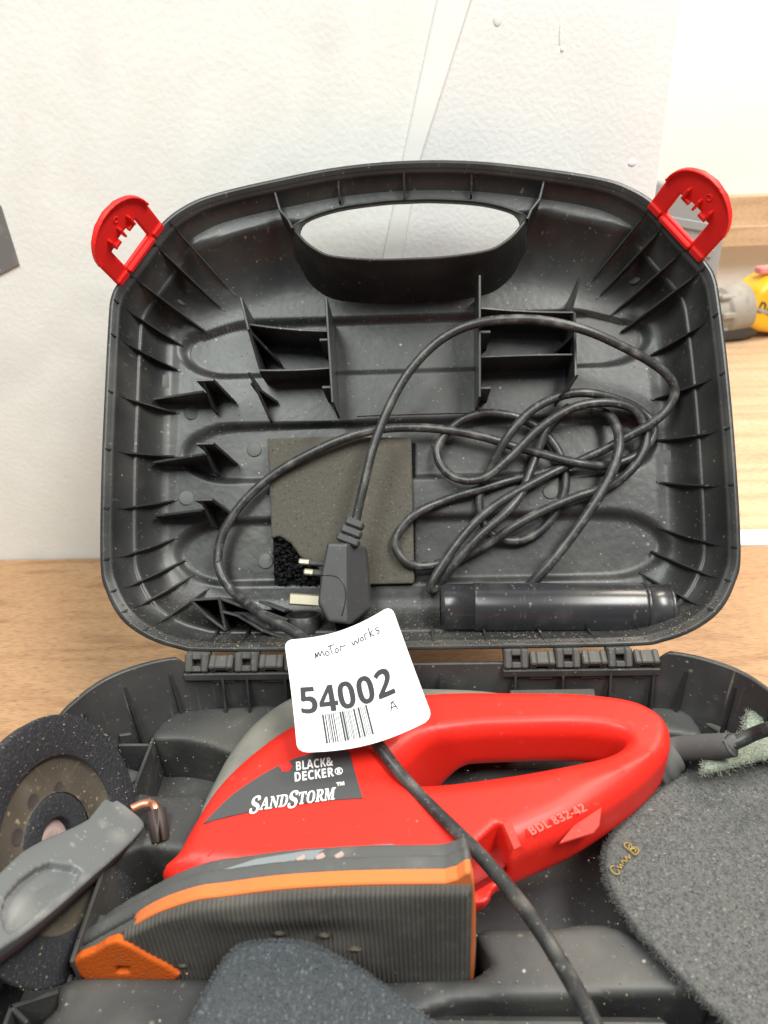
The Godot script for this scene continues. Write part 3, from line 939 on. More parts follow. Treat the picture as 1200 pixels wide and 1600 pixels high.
func make_latch(parent: Node, side: float) -> void:
	# u runs along the chamfered corner, v away from the lid
	var a := Vector2(0.2068 * side - 0.0020, 0.2668)
	var b := Vector2(0.1762 * side - 0.0022, 0.3115)
	if side > 0.0:
		a = Vector2(0.2012, 0.2690); b = Vector2(0.1690, 0.3115)
	var c := (a + b) * 0.5
	var u := (b - a).normalized() * side
	if side < 0.0: u = (b - a).normalized()
	else: u = (a - b).normalized()
	var v := Vector2(-u.y, u.x)
	if v.dot(c - Vector2(0, 0.18)) < 0.0: v = -v
	var x := Transform3D(Vector3(u.x, u.y, 0), Vector3(v.x, v.y, 0) * (0.15 if side < 0.0 else 0.27) + Vector3(0, 0, 0.97), Vector3(0, 0, 1), Vector3(c.x, c.y, -0.003))
	var o := base("latch", x.origin, Basis(x.basis.x, x.basis.y.normalized(), x.basis.x.cross(x.basis.y).normalized()), parent)
	var w := 27.5
	var poly := V2([-w, 0, w, 0, w, 26, 25.5, 34, 20, 43, 11, 49, 0, 51, -11, 49, -20, 43, -25.5, 34, -w, 26])
	var hole := V2([-14, 7, 13.5, 7, 13.5, 26, 5, 26, 5, 28, -5, 28, -5, 26, -14, 26])
	var dome := func(p: Vector3, d: float) -> float:
		var q := Vector2(p.x, p.y - 0.026)
		var rim := absf(Vector2(q.x * 0.975, maxf(q.y, 0.0) * 1.08).length() - 0.0264) - 0.0009
		var wall := maxf(rim, maxf(p.z - 0.0030, -0.001 - p.z)) if p.y > 0.026 else 1.0
		return minf(d, wall)
	var st := ext_net(poly, [hole], -0.002, 0.001, 0.0006, 0.0009, Transform3D.IDENTITY, dome)
	build(st, "latch_plate", M.latch, o)
	st = mb()
	box(st, Vector3(0, 0.003, 0.001), Vector3(0.030, 0.0045, 0.0055), Basis.IDENTITY, 0.0012)
	for s in [-1.0, 1.0]: box(st, Vector3(0.0215 * s, 0.0035, 0.0008), Vector3(0.011, 0.006, 0.0042), Basis.IDENTITY, 0.001)
	st.generate_normals()
	build(st, "latch_hinge", M.latch, o)
	st = mb()
	for k in [-10.5, 0.0, 10.5]: box(st, Vector3(k * 0.001, 0.0310, 0.0022), Vector3(0.0018, 0.0090, 0.0042), Basis.IDENTITY, 0.0005)
	for k in [-10.5, 10.5]: box(st, Vector3(k * 0.00072, 0.0270, 0.0016), Vector3(0.0060, 0.0032, 0.0030), Basis.IDENTITY, 0.0006)
	st.generate_normals()
	build(st, "latch_hook", M.latch, o)
	st = mb()
	lathe(st, hard([2.4, 0.9, 2.4, 1.5, 1.5, 1.5, 1.5, 0.9]), 16, Transform3D(Basis(Vector3.RIGHT, PI / 2), Vector3(0.003, 0.040, 0)))
	build(finish(st), "latch_mark", M.latch, o)

const RIM := 0.089
func base_shell(o: Node3D) -> void:
	# the lower half has the outline of the lid, turned forward from the hinge
	var n := outline.size()
	var lev := [[0.028, 0.004], [0.010, 0.0], [0.002, 0.010], [-0.002, RIM - 0.001], [-0.0013, RIM], [0.0003, RIM], [0.001, RIM - 0.001], [0.004, 0.020], [0.012, 0.014]]
	var rows := []
	for v in lev:
		var row := PackedVector3Array()
		for q in outline:
			var p := inset(q, v[0])
			var y: float = v[1]
			var low := smoothstep(0.158, 0.148, absf(q.x)) * smoothstep(0.03, 0.02, q.y)
			if y > 0.05: y -= 0.0095 * low
			row.append(Vector3(p.x, y, p.y - 0.0055))
		rows.append(row)
	var st := mb()
	st.set_smooth_group(0)
	for i in rows.size() - 1:
		for k in n:
			var l := (k + 1) % n
			quad(st, rows[i][l], rows[i][k], rows[i + 1][k], rows[i + 1][l])
	build(finish(st), "base_shell", M.black, o)
	# bottom plate
	var pl := PackedVector2Array()
	for q in outline:
		var p := inset(q, 0.012)
		pl.append(Vector2(p.x, p.y - 0.0055))
	st = mb()
	prism(st, pl, 0.003, 0.006, FLAT, 0.0)
	st.generate_normals()
	build(st, "base_floor", M.black, o)
	# ribs inside the rear wall
	var at := V([-128.3, 70, 12.8, -112.3, 70, 13.1, -87.2, 70, 13.5, 14.5, 70, 15, 62.2, 70, 15.8, 92.6, 70, 16.2, 122.8, 70, 16.7, 149.7, 70, 14.2])
	for a in at:
		var big := absf(a.x) < 0.14
		st = mb()
		prism(st, V2([0, 12, 0, RIM * 1000.0 - 15.0, 1.0, RIM * 1000.0 - 15.0, 9, 40, 12, 12]), -0.0008, 0.0008, Transform3D(Vector3(0, 0, 1), Vector3(0, 1, 0), Vector3(-1, 0, 0), Vector3(a.x, 0, 0.0058)), 0.0003)
		st.generate_normals()
		build(st, "base_rib", M.black, o)
	for a in V([-159.7, 80, 14.4, -181.1, 80, 31.6, -196.3, 80, 45.1, 166.9, 80, 19.8, 180.8, 80, 36.7, 190.5, 80, 49.9]):
		var i := near_outline(Vector2(a.x, a.z + 0.0055))
		var q := outline[i]
		var p := inset(q, 0.0)
		var inn := (inset(q, 0.02) - p).normalized()
		st = mb()
		prism(st, V2([0, 12, 0, RIM * 1000.0 - 9.0, 1.2, RIM * 1000.0 - 11.0, 9, 40, 13, 12]), -0.0009, 0.0009, Transform3D(Vector3(inn.x, 0, inn.y), Vector3(0, 1, 0), Vector3(-inn.y, 0, inn.x) * -1.0, Vector3(p.x + inn.x * 0.001, 0, p.y - 0.0055 + inn.y * 0.001)), 0.0003)
		st.generate_normals()
		build(st, "base_rib", M.black, o)

func hinges(o: Node3D) -> void:
	for g in [-1.0, 1.0]:
		for k in 6:
			var x: float = g * (0.0545 + 0.0164 * (k + 0.5))
			var lid_side := k % 2 == (0 if g > 0 else 1)
			var st := mb()
			var w := 0.0156
			var b := LID_BASIS if lid_side else Basis(Vector3.RIGHT, 0.35)
			var c := Vector3(x, 0.0805, 0.0) if lid_side else Vector3(x, 0.0790, 0.0015)
			var hw := 0.0028 if lid_side else 0.0036   # half width of the opening
			for s in [-1.0, 1.0]:
				box(st, c + b * Vector3(s * (hw + w * 0.5) * 0.5, 0, 0), Vector3(w * 0.5 - hw, 0.0125, 0.0100), b, 0.0026)
				box(st, c + b * Vector3(0, s * 0.0040, 0), Vector3(hw * 2.0 + 0.0006, 0.0040, 0.0094), b, 0.0008)
			box(st, c + b * Vector3(0, 0, -0.004), Vector3(w - 0.001, 0.009, 0.0018), b, 0.0004)
			if lid_side: box(st, c + b * Vector3(0, 0.0070, -0.003), Vector3(w, 0.0060, 0.0045), b, 0.0008)
			else: box(st, Vector3(x, 0.0720, 0.0035), Vector3(w, 0.009, 0.004), Basis.IDENTITY, 0.0006)
			st.generate_normals()
			var kn := build(st, "lid_knuckle" if lid_side else "base_knuckle", M.knuckle, o)
			if not lid_side:
				st = mb()
				tube(st, PackedVector3Array([c + Vector3(-0.0040, 0.0018, 0.0030), c + Vector3(0, 0.0018, 0.0030), c + Vector3(0.0040, 0.0018, 0.0030)]), 0.0022, 14, false)
				build(finish(st), "hinge_pin", M.steel, kn)
		var st := mb()
		box(st, Vector3(g * 0.104, 0.0735, 0.0048), Vector3(0.100, 0.006, 0.004), Basis.IDENTITY, 0.0008)
		st.generate_normals()
		build(st, "hinge_ledge", M.tray, o)

func tray(o: Node3D) -> void:
	var t := base("tray", Vector3.ZERO, Basis.IDENTITY, o)
	var top := 0.048
	# well floor
	var pl := PackedVector2Array()
	for q in outline:
		var p := inset(q, 0.006)
		pl.append(Vector2(p.x, p.y - 0.0055))
	var st := mb()
	prism(st, pl, 0.0065, 0.0125, FLAT, 0.0)
	st.generate_normals()
	build(st, "tray_floor", M.tray, t)
	var decks := [
		V([-171.2, 48, 34.2, -171.6, 48, 25.9, -168.5, 48, 18, -162.7, 48, 11.1, -152.2, 48, 8.2, -78.7, 48, 8.6, -71.6, 48, 64.2, -120.1, 48, 45.8, -136, 48, 38.9, -153.5, 48, 34.9]),
		V([-170.5, 48, 79.5, -153, 48, 78.3, -126.1, 48, 79.3, -116.4, 48, 103.9, -120.6, 48, 115.9, -137.8, 48, 114.7, -151.5, 48, 112.7, -162.2, 48, 117.8, -169.2, 48, 119.8]),
		V([-164.8, 48, 181.9, -107.1, 48, 181.2, 22.9, 48, 180, 24.6, 48, 158.6, 58.1, 48, 156.9, 86, 48, 154.5, 104.8, 48, 163.4, 129.6, 48, 184.7, 106.8, 48, 186.2, 84.3, 48, 186.7, 53.1, 48, 188.5, 21.9, 48, 189.8, 7.6, 48, 192.3, -6.5, 48, 198.2, -20.1, 48, 210.2, -162.6, 48, 211.8, -165.5, 48, 194.4]),
		V([103.2, 46, 87, 127.6, 46, 75.7, 156.6, 46, 76.3, 157.9, 46, 87.2, 118.4, 46, 102.9, 104.7, 46, 102.8]),
		V([114.2, 48, 11.1, 159.6, 48, 10, 170.1, 48, 13, 174.7, 48, 21, 174.1, 48, 35.6, 160.3, 48, 33.8, 149.1, 48, 32.1, 110, 48, 30.6]),
		V([-4.4, 30, 32.3, 59, 30, 29.6, 126, 30, 30.2, 116.7, 30, 52.1, 102.2, 30, 74.1, -3.1, 30, 73.7]),
	]
	for d in decks:
		st = ext_net(smooth2(xz(d), true, 3), [], 0.009, (0.030 if d == decks[5] else top - (0.0015 if d == decks[3] else 0.0)), 0.0028, 0.0024, Transform3D(Vector3(1, 0, 0), Vector3(0, 0, 1), Vector3(0, 1, 0), Vector3.ZERO))
		build(st, "tray_deck", M.tray, t)
	# thin dividing walls
	var walls := [V([-171.3, 47, 33.3, -170.7, 47, 79.6]), V([-163.6, 60, 127.7, -162, 60, 170.7, -161, 60, 180.8]), V([-195.1, 40, 31.8, -172.6, 40, 32]), V([-186.7, 46, 203, -187.5, 46, 193.5, -167.1, 46, 186.2]), V([-187.5, 46, 193.5, -177.8, 46, 199.6]), V([170.7, 46, 34.1, 168, 46, 66.3]), V([-6.7, 36, 71.2, 53.7, 36, 71.5]), V([-165.5, 46, 179.9, -164.5, 46, 200.7])]
	for w in walls:
		for i in w.size() - 1:
			var a: Vector3 = w[i]
			var b: Vector3 = w[i + 1]
			st = mb()
			var dir := b - a
			box(st, (a + b) * 0.5 - Vector3(0, (a.y - 0.009) * 0.5, 0), Vector3(dir.length() + 0.0015, a.y - 0.009, 0.0020), Basis(Vector3.UP, atan2(-dir.z, dir.x)), 0.0009)
			st.generate_normals()
			build(st, "divider", M.tray, t)
	# fin beside the disc
	var q := V([-191.6, 45, 35])[0]
	st = mb()
	prism(st, V2([-6, 0, 9, 0, 4, 26, -3, 28]), -0.001, 0.001, Transform3D(Basis(Vector3.UP, 0.5), Vector3(q.x, 0.019, q.z - 0.006)), 0.0004)
	st.generate_normals()
	build(st, "fin", M.tray, t)
	# curved front wall of the front recess
	q = V([28.6, 20, 186.2])[0]
	st = mb()
	box(st, Vector3(q.x, 0.026, q.z + 0.03), Vector3(0.16, 0.03, 0.05), Basis.IDENTITY, 0.004)
	st.generate_normals()
	build(st, "tray_deck", M.tray, t)

func tool_case() -> void:
	make_outline()
	var o := base("tool_case")
	tag(o, "open black plastic tool case with two red latches, lid leaning on the wall", "tool case")
	var lid := base("lid", LID_AT, LID_BASIS, o)
	lid_shell(lid)
	lid_ribs(lid)
	lid_clips(lid)
	make_latch(o, -1.0)
	make_latch(o, 1.0)
	for l in o.get_children():
		if l.name.begins_with("latch"): l.transform = Transform3D(LID_BASIS, LID_AT) * l.transform
	base_shell(o)
	hinges(o)
	tray(o)

# ---------------------------------------------------------------- what lies in the lid
func in_lid() -> void:
	var L := Transform3D(LID_BASIS, LID_AT)
	# sheet of sanding foam, lower left corner crumbled away
	var c := V([-110.9, 163.5, -50, -60.9, 164.1, -50, -1.7, 161, -50, -1.6, 52.2, -50, -42.6, 51.9, -50, -70.8, 53.3, -50, -72.2, 68.4, -50, -85, 72.4, -50, -92.1, 82.9, -50, -100.7, 88.8, -50, -106.9, 87, -50])
	var o := base("sanding_sheet", L * Vector3(-0.055, 0.055, -0.055))
	o.basis = LID_BASIS
	var inv := Transform3D(Basis.IDENTITY, -Vector3(-0.055, 0.055, -0.055))
	tag(o, "brown square sanding sheet with a crumbled black corner, lying in the lid", "sanding sheet")
	var bow := func(p: Vector3, d: float) -> float: return d
	var st := ext_net(xy(c), [], -0.0555, -0.0495, 0.001, 0.0016, inv, bow)
	build(st, "sheet", M.foam, o)
	st = mb()
	prism(st, xy(V([-109.9, 161.4, -52, 1.1, 158.5, -52, -1.1, 51.3, -52, -105.6, 52.6, -52])), -0.0588, -0.0560, inv, 0.0003)
	st.generate_normals()
	build(st, "backing", M.foam_dark, o)
	var rng := RandomNumberGenerator.new()
	rng.seed = 77
	st = mb()
	var zone := xy(V([-105, 88.9, -50, -99.3, 90.2, -50, -89.7, 82.9, -50, -82.1, 74.2, -50, -69.8, 69.2, -50, -69.8, 53.3, -50, -103.8, 53.9, -50]))
	var n := 0
	while n < 260:
		var p := Vector2(rng.randf_range(-0.115, -0.06), rng.randf_range(0.048, 0.10))
		if not Geometry2D.is_point_in_polygon(p, zone): continue
		n += 1
		var s := SphereMesh.new()
		s.radius = 0.0022; s.height = 0.0044; s.radial_segments = 4; s.rings = 2
		st.append_from(s, 0, inv * Transform3D(Basis.from_euler(Vector3(rng.randf() * 6, rng.randf() * 6, rng.randf() * 6)).scaled(Vector3(rng.randf_range(0.2, 1.3), rng.randf_range(0.2, 1.0), rng.randf_range(0.2, 1.2))), Vector3(p.x, p.y, -0.0545 + rng.randf() * 0.003)))
	tag(build(st, "crumbs", M.foam_dark, o), "", "", "", "stuff")
	# dust pipe
	o = base("dust_pipe", L * Vector3(0.092, 0.033, -0.055))
	o.basis = LID_BASIS
	tag(o, "short glossy black plastic dust pipe lying along the bottom of the lid", "pipe")
	var ax := Transform3D(Basis(Vector3(0, 0, 1), -PI / 2 - 0.02), Vector3(0, 0, 0.022))
	st = mb()
	lathe(st, hard([12.5, -76, 15.0, -76, 16.4, -73, 16.8, -52, 16.8, -52.2, 17.2, -51.5, 17.4, 62, 17.0, 63.5]), 40, ax)
	build(finish(st), "pipe", M.gloss, o)
	st = mb()
	lathe(st, hard([17.0, 63, 17.9, 63.2, 17.9, 65.4, 16.4, 66, 16.2, 79, 16.8, 79.3, 16.8, 81.4, 15.6, 82.2, 13.5, 82, 12.8, 40]), 40, ax)
	build(finish(st), "collar", M.gloss, o)
	st = mb()
	lathe(st, hard([16.9, -53.0, 17.3, -52.6, 17.3, -51.6, 16.9, -51.2]), 40, ax)
	build(finish(st), "seam", M.gloss, o)

func cord() -> void:
	var L := Transform3D(LID_BASIS, LID_AT)
	var at := L * Vector3(-0.05, 0.06, -0.05)
	var o := base("power_cord", at)
	tag(o, "black power cord tangled in the lid, ending in a three-pin plug", "power cord")
	var inv := Transform3D(Basis.IDENTITY, -at)
	var r := 0.0033
	var runs := [
		[V([-41.5, 94.5, -20, -39.6, 103.4, -19, -35.7, 119, -18, -28.7, 146.3, -18, -17.9, 173.9, -18, -1.9, 201.4, -17, 21.3, 222.9, -13, 48.4, 232.2, -8, 84.1, 233.3, -8, 117, 225.6, -8, 146.5, 214.3, -14, 175.3, 200.6, -24, 187.1, 188, -30, 184, 175.1, -34, 172.1, 164.2, -36, 156.5, 155.9, -39, 139.4, 147.6, -46, 121.2, 140.1, -49, 99.2, 130.4, -46, 70.3, 114.9, -43, 49, 100.4, -43, 31.4, 82.1, -43, 18, 63.9, -43, 10.4, 51.6, -43, 10.3, 47.2, -46, 15.1, 50.5, -50, 25, 62.9, -45, 43.6, 82.9, -40, 62.5, 99.2, -40, 76, 114, -44, 83.7, 130.2, -48, 90.5, 146.1, -51, 96.7, 159.6, -51, 105.8, 172.6, -51, 116.7, 181.6, -51]), r],
		[V([-145.2, 69.2, -44, -144.3, 83.4, -45, -138.4, 98.5, -45, -124.3, 117.3, -45, -103.3, 135.1, -44.5, -79.1, 148.1, -42.5, -55.1, 158.4, -41.5, -31.3, 165, -41.5, -5.3, 167.4, -44, 25.5, 165.4, -47, 53.8, 159, -48, 77.2, 150.9, -49, 95.4, 145.1, -47, 117.2, 137.2, -42, 139, 135.4, -47, 158.3, 141, -49, 170.4, 149.4, -49, 176.9, 162.7, -49, 169.8, 175.1, -49, 152.4, 183.1, -43, 128, 187.7, -37, 107.2, 185.9, -37, 85.9, 175.5, -37, 69, 157.8, -37, 57.3, 138, -43, 48.9, 120.4, -50, 47.1, 106.3, -51, 51.8, 92.1, -52, 61.9, 84, -53, 77.4, 82.8, -54, 93.1, 91, -54, 104.8, 105.3, -53, 110.5, 120.8, -52, 110.4, 137.1, -52, 105, 151.8, -52, 94.8, 164.8, -52, 80.5, 172.7, -49, 68.6, 176.2, -48, 52.2, 178, -49, 35.4, 172.8, -50, 22.7, 161.3, -50, 17.2, 150.2, -50, 20.1, 138.5, -48, 29.2, 129.1, -45, 41.9, 125.8, -42, 54.3, 129.2, -39, 70.6, 142.3, -36, 91.7, 162.1, -34, 115.3, 176.2, -34, 138.9, 179.9, -36, 158.1, 176.7, -40, 166.6, 167.2, -43, 169, 154.2, -43, 164.5, 141.4, -43, 154.9, 129.6, -44, 140.1, 119.9, -46, 116.6, 112.8, -45, 93, 103.3, -44, 71.8, 92.1, -44, 53.6, 81, -50, 32.5, 70.3, -52, 18.4, 66.8, -52, 2, 64.6, -49, -8.6, 68.7, -45.5, -14.9, 79.4, -44.5, -11.4, 91.1, -44.5, 1.4, 103.5, -44.5, 21.9, 113.1, -51, 45.4, 119.5, -47, 71.9, 127.5, -52, 95.6, 132.7, -52, 117.3, 140.1, -53]), r],
		[V([132.8, 178.9, -50, 143.3, 173.5, -46, 147.9, 160.2, -40, 145.7, 143.2, -34, 139.8, 127, -34, 127.4, 106.5, -34, 111, 84.3, -36, 94.7, 64.4, -38, 81.2, 50.3, -42, 75.1, 40.3, -50]), 0.0037],
	]
	var st := mb()
	for run in runs:
		var q := PackedVector3Array()
		for p in smooth3(run[0], 6): q.append(inv * (L * p))
		tube(st, q, run[1], 12)
	var tail := V([165.9, 81, 74.9])
	tail.append_array(V([172.7, 84, 75.5]))
	tail.append_array(V([181.2, 90, 75.3]))
	tail.append_array(V([188.6, 100, 80.2, 206.3, 100, 77.6]))
	var q := PackedVector3Array()
	for p in smooth3(tail, 6): q.append(inv * p)
	tube(st, q, 0.0037, 12)
	# down from the lid, behind the paper tag and out over the case towards the viewer
	var down := V([-145.2, 69.2, -44, -140.2, 57.4, -42, -129.2, 45.5, -38])
	var w := PackedVector3Array()
	for p in down: w.append(L * p)
	w.append_array(V([-100.5, 107.2, -14.4, -73.2, 106.6, 7.4, -49.8, 108, 42, -35.2, 100.8, 65.9, -19.3, 90.3, 86.9, -5.5, 85.9, 104.6, 10.3, 87.4, 125.9, 24.5, 90.3, 145.3, 37.1, 92.5, 165.1, 47.8, 95.3, 185.9, 55.6, 98.9, 206.4, 60.7, 104.2, 226.1, 64.4, 105.3, 243.6]))
	q = PackedVector3Array()
	for p in smooth3(w, 8): q.append(inv * p)
	tube(st, q, 0.0034, 14)
	build(finish(st), "cable", M.cable, o)
	# the plug, lying on its side on the sanding sheet
	var x := inv * L
	var side := V([-60.4, 79.3, -16, -35.6, 77.9, -16, -33.6, 54.1, -16, -33, 34.6, -16, -45.7, 23.6, -16, -60.1, 25.5, -16, -67.1, 38.1, -16, -64.9, 56.8, -16])
	st = ext_net(xy(side), [], -0.048, -0.010, 0.0018, 0.0012, x, func(p: Vector3, d: float) -> float:
		# slanting back towards the cord
		return maxf(d, (p.x + 0.0475) * 0.80 + (p.z + 0.010) * 0.60))
	var plug := build(st, "plug", M.plug, o)
	st = mb()
	var sm := PackedVector3Array()
	for p in smooth3(V([-64.5, 57.3, -9.8, -57.5, 56.8, -9.8, -51.9, 54.5, -9.8, -48.4, 48.4, -9.8, -48.1, 39.8, -9.8, -50.7, 29.6, -9.8]), 4): sm.append(x * p)
	tube(st, sm, 0.0004, 6)
	build(finish(st), "seam", M.gloss, plug)
	st = mb()
	var b := V([-41.3, 94.7, -18, -47.7, 78.8, -18])
	var bd := (b[1] - b[0]).normalized()
	for k in 3:
		var c := b[0].lerp(b[1], 0.12 + 0.36 * k)
		box(st, x * c, Vector3(0.013 + 0.0016 * k, 0.0055, 0.012), LID_BASIS * Basis(Vector3(0, 0, 1), atan2(bd.x, -bd.y) * 1.0), 0.0012)
		box(st, x * (c + bd * 0.0035), Vector3(0.0075 + 0.001 * k, 0.0055, 0.007), LID_BASIS * Basis(Vector3(0, 0, 1), atan2(bd.x, -bd.y)), 0.001)
	st.generate_normals()
	build(st, "cord_grip", M.plug, plug)
	for k in 2:
		var p: PackedVector3Array = [V([-83.3, 68.7, -34, -75.9, 67.7, -34, -64.9, 66.5, -34]), V([-77.4, 60.4, -20, -71.2, 59.4, -20, -63.2, 58.8, -20])][k]
		st = mb()
		box(st, x * ((p[0] + p[1]) * 0.5), Vector3(p[0].distance_to(p[1]) + 0.001, 0.0042, 0.0064), LID_BASIS * Basis(Vector3(0, 0, 1), -0.1), 0.0012)
		st.generate_normals()
		var pin := build(st, "pin", M.brass, plug)
		st = mb()
		box(st, x * ((p[1] + p[2]) * 0.5), Vector3(p[1].distance_to(p[2]) + 0.001, 0.0043, 0.0065), LID_BASIS * Basis(Vector3(0, 0, 1), -0.1), 0.001)
		st.generate_normals()
		build(st, "pin_sleeve", M.plug, plug)
	var e := V([-89.5, 42.8, -28, -66.9, 39.3, -28])
	st = mb()
	box(st, x * ((e[0] + e[1]) * 0.5), Vector3(e[0].distance_to(e[1]), 0.0082, 0.0045), LID_BASIS * Basis(Vector3(0, 0, 1), -0.08), 0.0014)
	st.generate_normals()
	build(st, "pin", M.brass, plug)

func paper_tag() -> void:
	var c := V([-76.2, 127.3, 38.4, -14.3, 138.6, 23.2, 7.9, 107.2, 83, -63.6, 98.9, 95.9])
	var nrm := (c[1] - c[0]).cross(c[3] - c[0]).normalized() * -1.0
	var cam := Vector3(0.00182, 0.39690, 0.37128)
	if nrm.dot(cam - c[0]) < 0.0: nrm = -nrm
	var o := base("paper_tag", c[3])
	tag(o, "white paper price tag with number 54002 and barcode on the cord", "paper tag")
	var at: Vector3 = c[3]
	# (u, v) run 0..1 from the upper left corner
	var on := func(u: float, v: float, h: float) -> Vector3:
		var p := c[0].lerp(c[1], u).lerp(c[3].lerp(c[2], u), v)
		var curl := 0.0045 * (4.0 * (u - 0.45) * (u - 0.45)) - 0.0035 * sin(v * PI) + 0.003 * u * v
		# the upper edge sags, the lower bulges
		var dn := (c[3] - c[0]) * (0.045 * sin(u * PI) * (1.0 - v) * 0.0 + 0.055 * sin(u * PI) * v + 0.05 * sin(u * PI) * (1.0 - v))
		return p + nrm * (curl + h) + dn - at
	var ring := PackedVector2Array()
	for k in 4:
		var cc: Vector2 = [Vector2(1, 0), Vector2(1, 1), Vector2(0, 1), Vector2(0, 0)][k]
		var cen := Vector2(0.5, 0.5) + (cc - Vector2(0.5, 0.5)) * Vector2(0.86, 0.86)
		for a in 7:
			var an := -PI / 2 + k * PI / 2 + a * PI / 12.0
			ring.append(cen + Vector2(cos(an), sin(an)) * 0.07)
	ring = resample2(ring, 120)
	var st := mb()
	st.set_smooth_group(0)
	for s in [1.0, -1.0]:
		for i in 20:
			for k in ring.size():
				var l := (k + 1) % ring.size()
				var q := []
				for e in [[k, i], [l, i], [l, i + 1], [k, i + 1]]:
					var p: Vector2 = Vector2(0.5, 0.5) + (ring[e[0]] - Vector2(0.5, 0.5)) * (1.0 - e[1] / 20.0)
					q.append(on.call(p.x, p.y, 0.0001 * s))
				if s > 0: quad(st, q[0], q[1], q[2], q[3])
				else: quad(st, q[3], q[2], q[1], q[0])
	build(finish(st), "sheet", M.paper, o)
	var W := c[0].distance_to(c[1])
	var H := c[0].distance_to(c[3])
	var put_at := func(u0: float, v0: float, ang: float) -> Callable:
		return func(p: Vector2, h: float) -> Vector3:
			var q := p.rotated(ang)
			return on.call(u0 + q.x / W, v0 - q.y / H, 0.00018 + h)
	st = mb()
	lettering(st, "54002", 0.0150, false, put_at.call(0.05, 0.548, -0.02), 0.86)
	st.generate_normals()
	build(st, "printed_number", M.ink, o)
	# barcode
	var rng := RandomNumberGenerator.new()
	rng.seed = 54002
	st = mb()
	st.set_smooth_group(-1)
	var u := 0.21
	while u < 0.56:
		var w: float = [0.005, 0.005, 0.009, 0.014][rng.randi() % 4]
		for k in 6:
			var q := []
			for e in [[u, k], [u + w, k], [u + w, k + 1], [u, k + 1]]: q.append(on.call(e[0], lerpf(0.685 - 0.02 * u, 0.940 - 0.02 * u, e[1] / 6.0), 0.0003))
			quad(st, q[0], q[1], q[2], q[3])
		u += w + [0.005, 0.007, 0.011][rng.randi() % 3]
	st.generate_normals()
	build(st, "barcode", M.ink, o)
	# handwriting
	st = mb()
	var hand0: Callable = put_at.call(0.24, 0.19, 0.06)
	var hand := func(p: Vector2, h: float) -> Vector3: return hand0.call(p * 1.13, h)
	for s in [[0, 0, 0.6, 2.8, 1.0, 0.6, 2.0, 3.0, 2.6, 0.8, 3.8, 3.0, 4.6, 0.4], [6.6, 2.2, 5.6, 2.0, 5.4, 0.8, 6.4, 0.2, 7.2, 1.0, 6.6, 2.2], [8.6, 4.6, 8.4, 2.4, 8.6, 0.2], [7.2, 4.2, 9.0, 4.6, 10.8, 4.4], [11.4, 2.4, 10.4, 1.8, 10.4, 0.6, 11.4, 0.3, 12.0, 1.4, 11.4, 2.4], [13.0, 0.2, 13.2, 2.4, 14.4, 2.2, 16.0, 2.4], [19.4, 2.6, 20.0, 0.6, 21.2, 2.4, 22.2, 0.6, 23.2, 3.0], [24.6, 2.6, 23.8, 1.8, 24.2, 0.8, 25.2, 1.0, 25.2, 2.2, 24.6, 2.6], [26.2, 0.4, 26.6, 3.0, 27.8, 3.0], [29.0, 0.4, 29.4, 5.0], [31.0, 3.0, 29.4, 1.8, 31.0, 0.2], [34.0, 3.0, 32.6, 2.8, 32.8, 1.9, 33.8, 1.2, 33.4, 0.1, 32.2, 0.2]]:
		stroke(st, V2(s), 0.00027, hand)
	var hand1: Callable = put_at.call(0.73, 0.80, -0.05)
	for s in [[0, 0, 1.6, 4.6, 3.6, -0.2], [0.8, 1.9, 3.0, 1.7], [0.6, 4.4, 1.6, 4.6, 2.6, 4.8]]: stroke(st, V2(s), 0.00027, hand1)
	build(finish(st), "handwriting", M.pen, o)

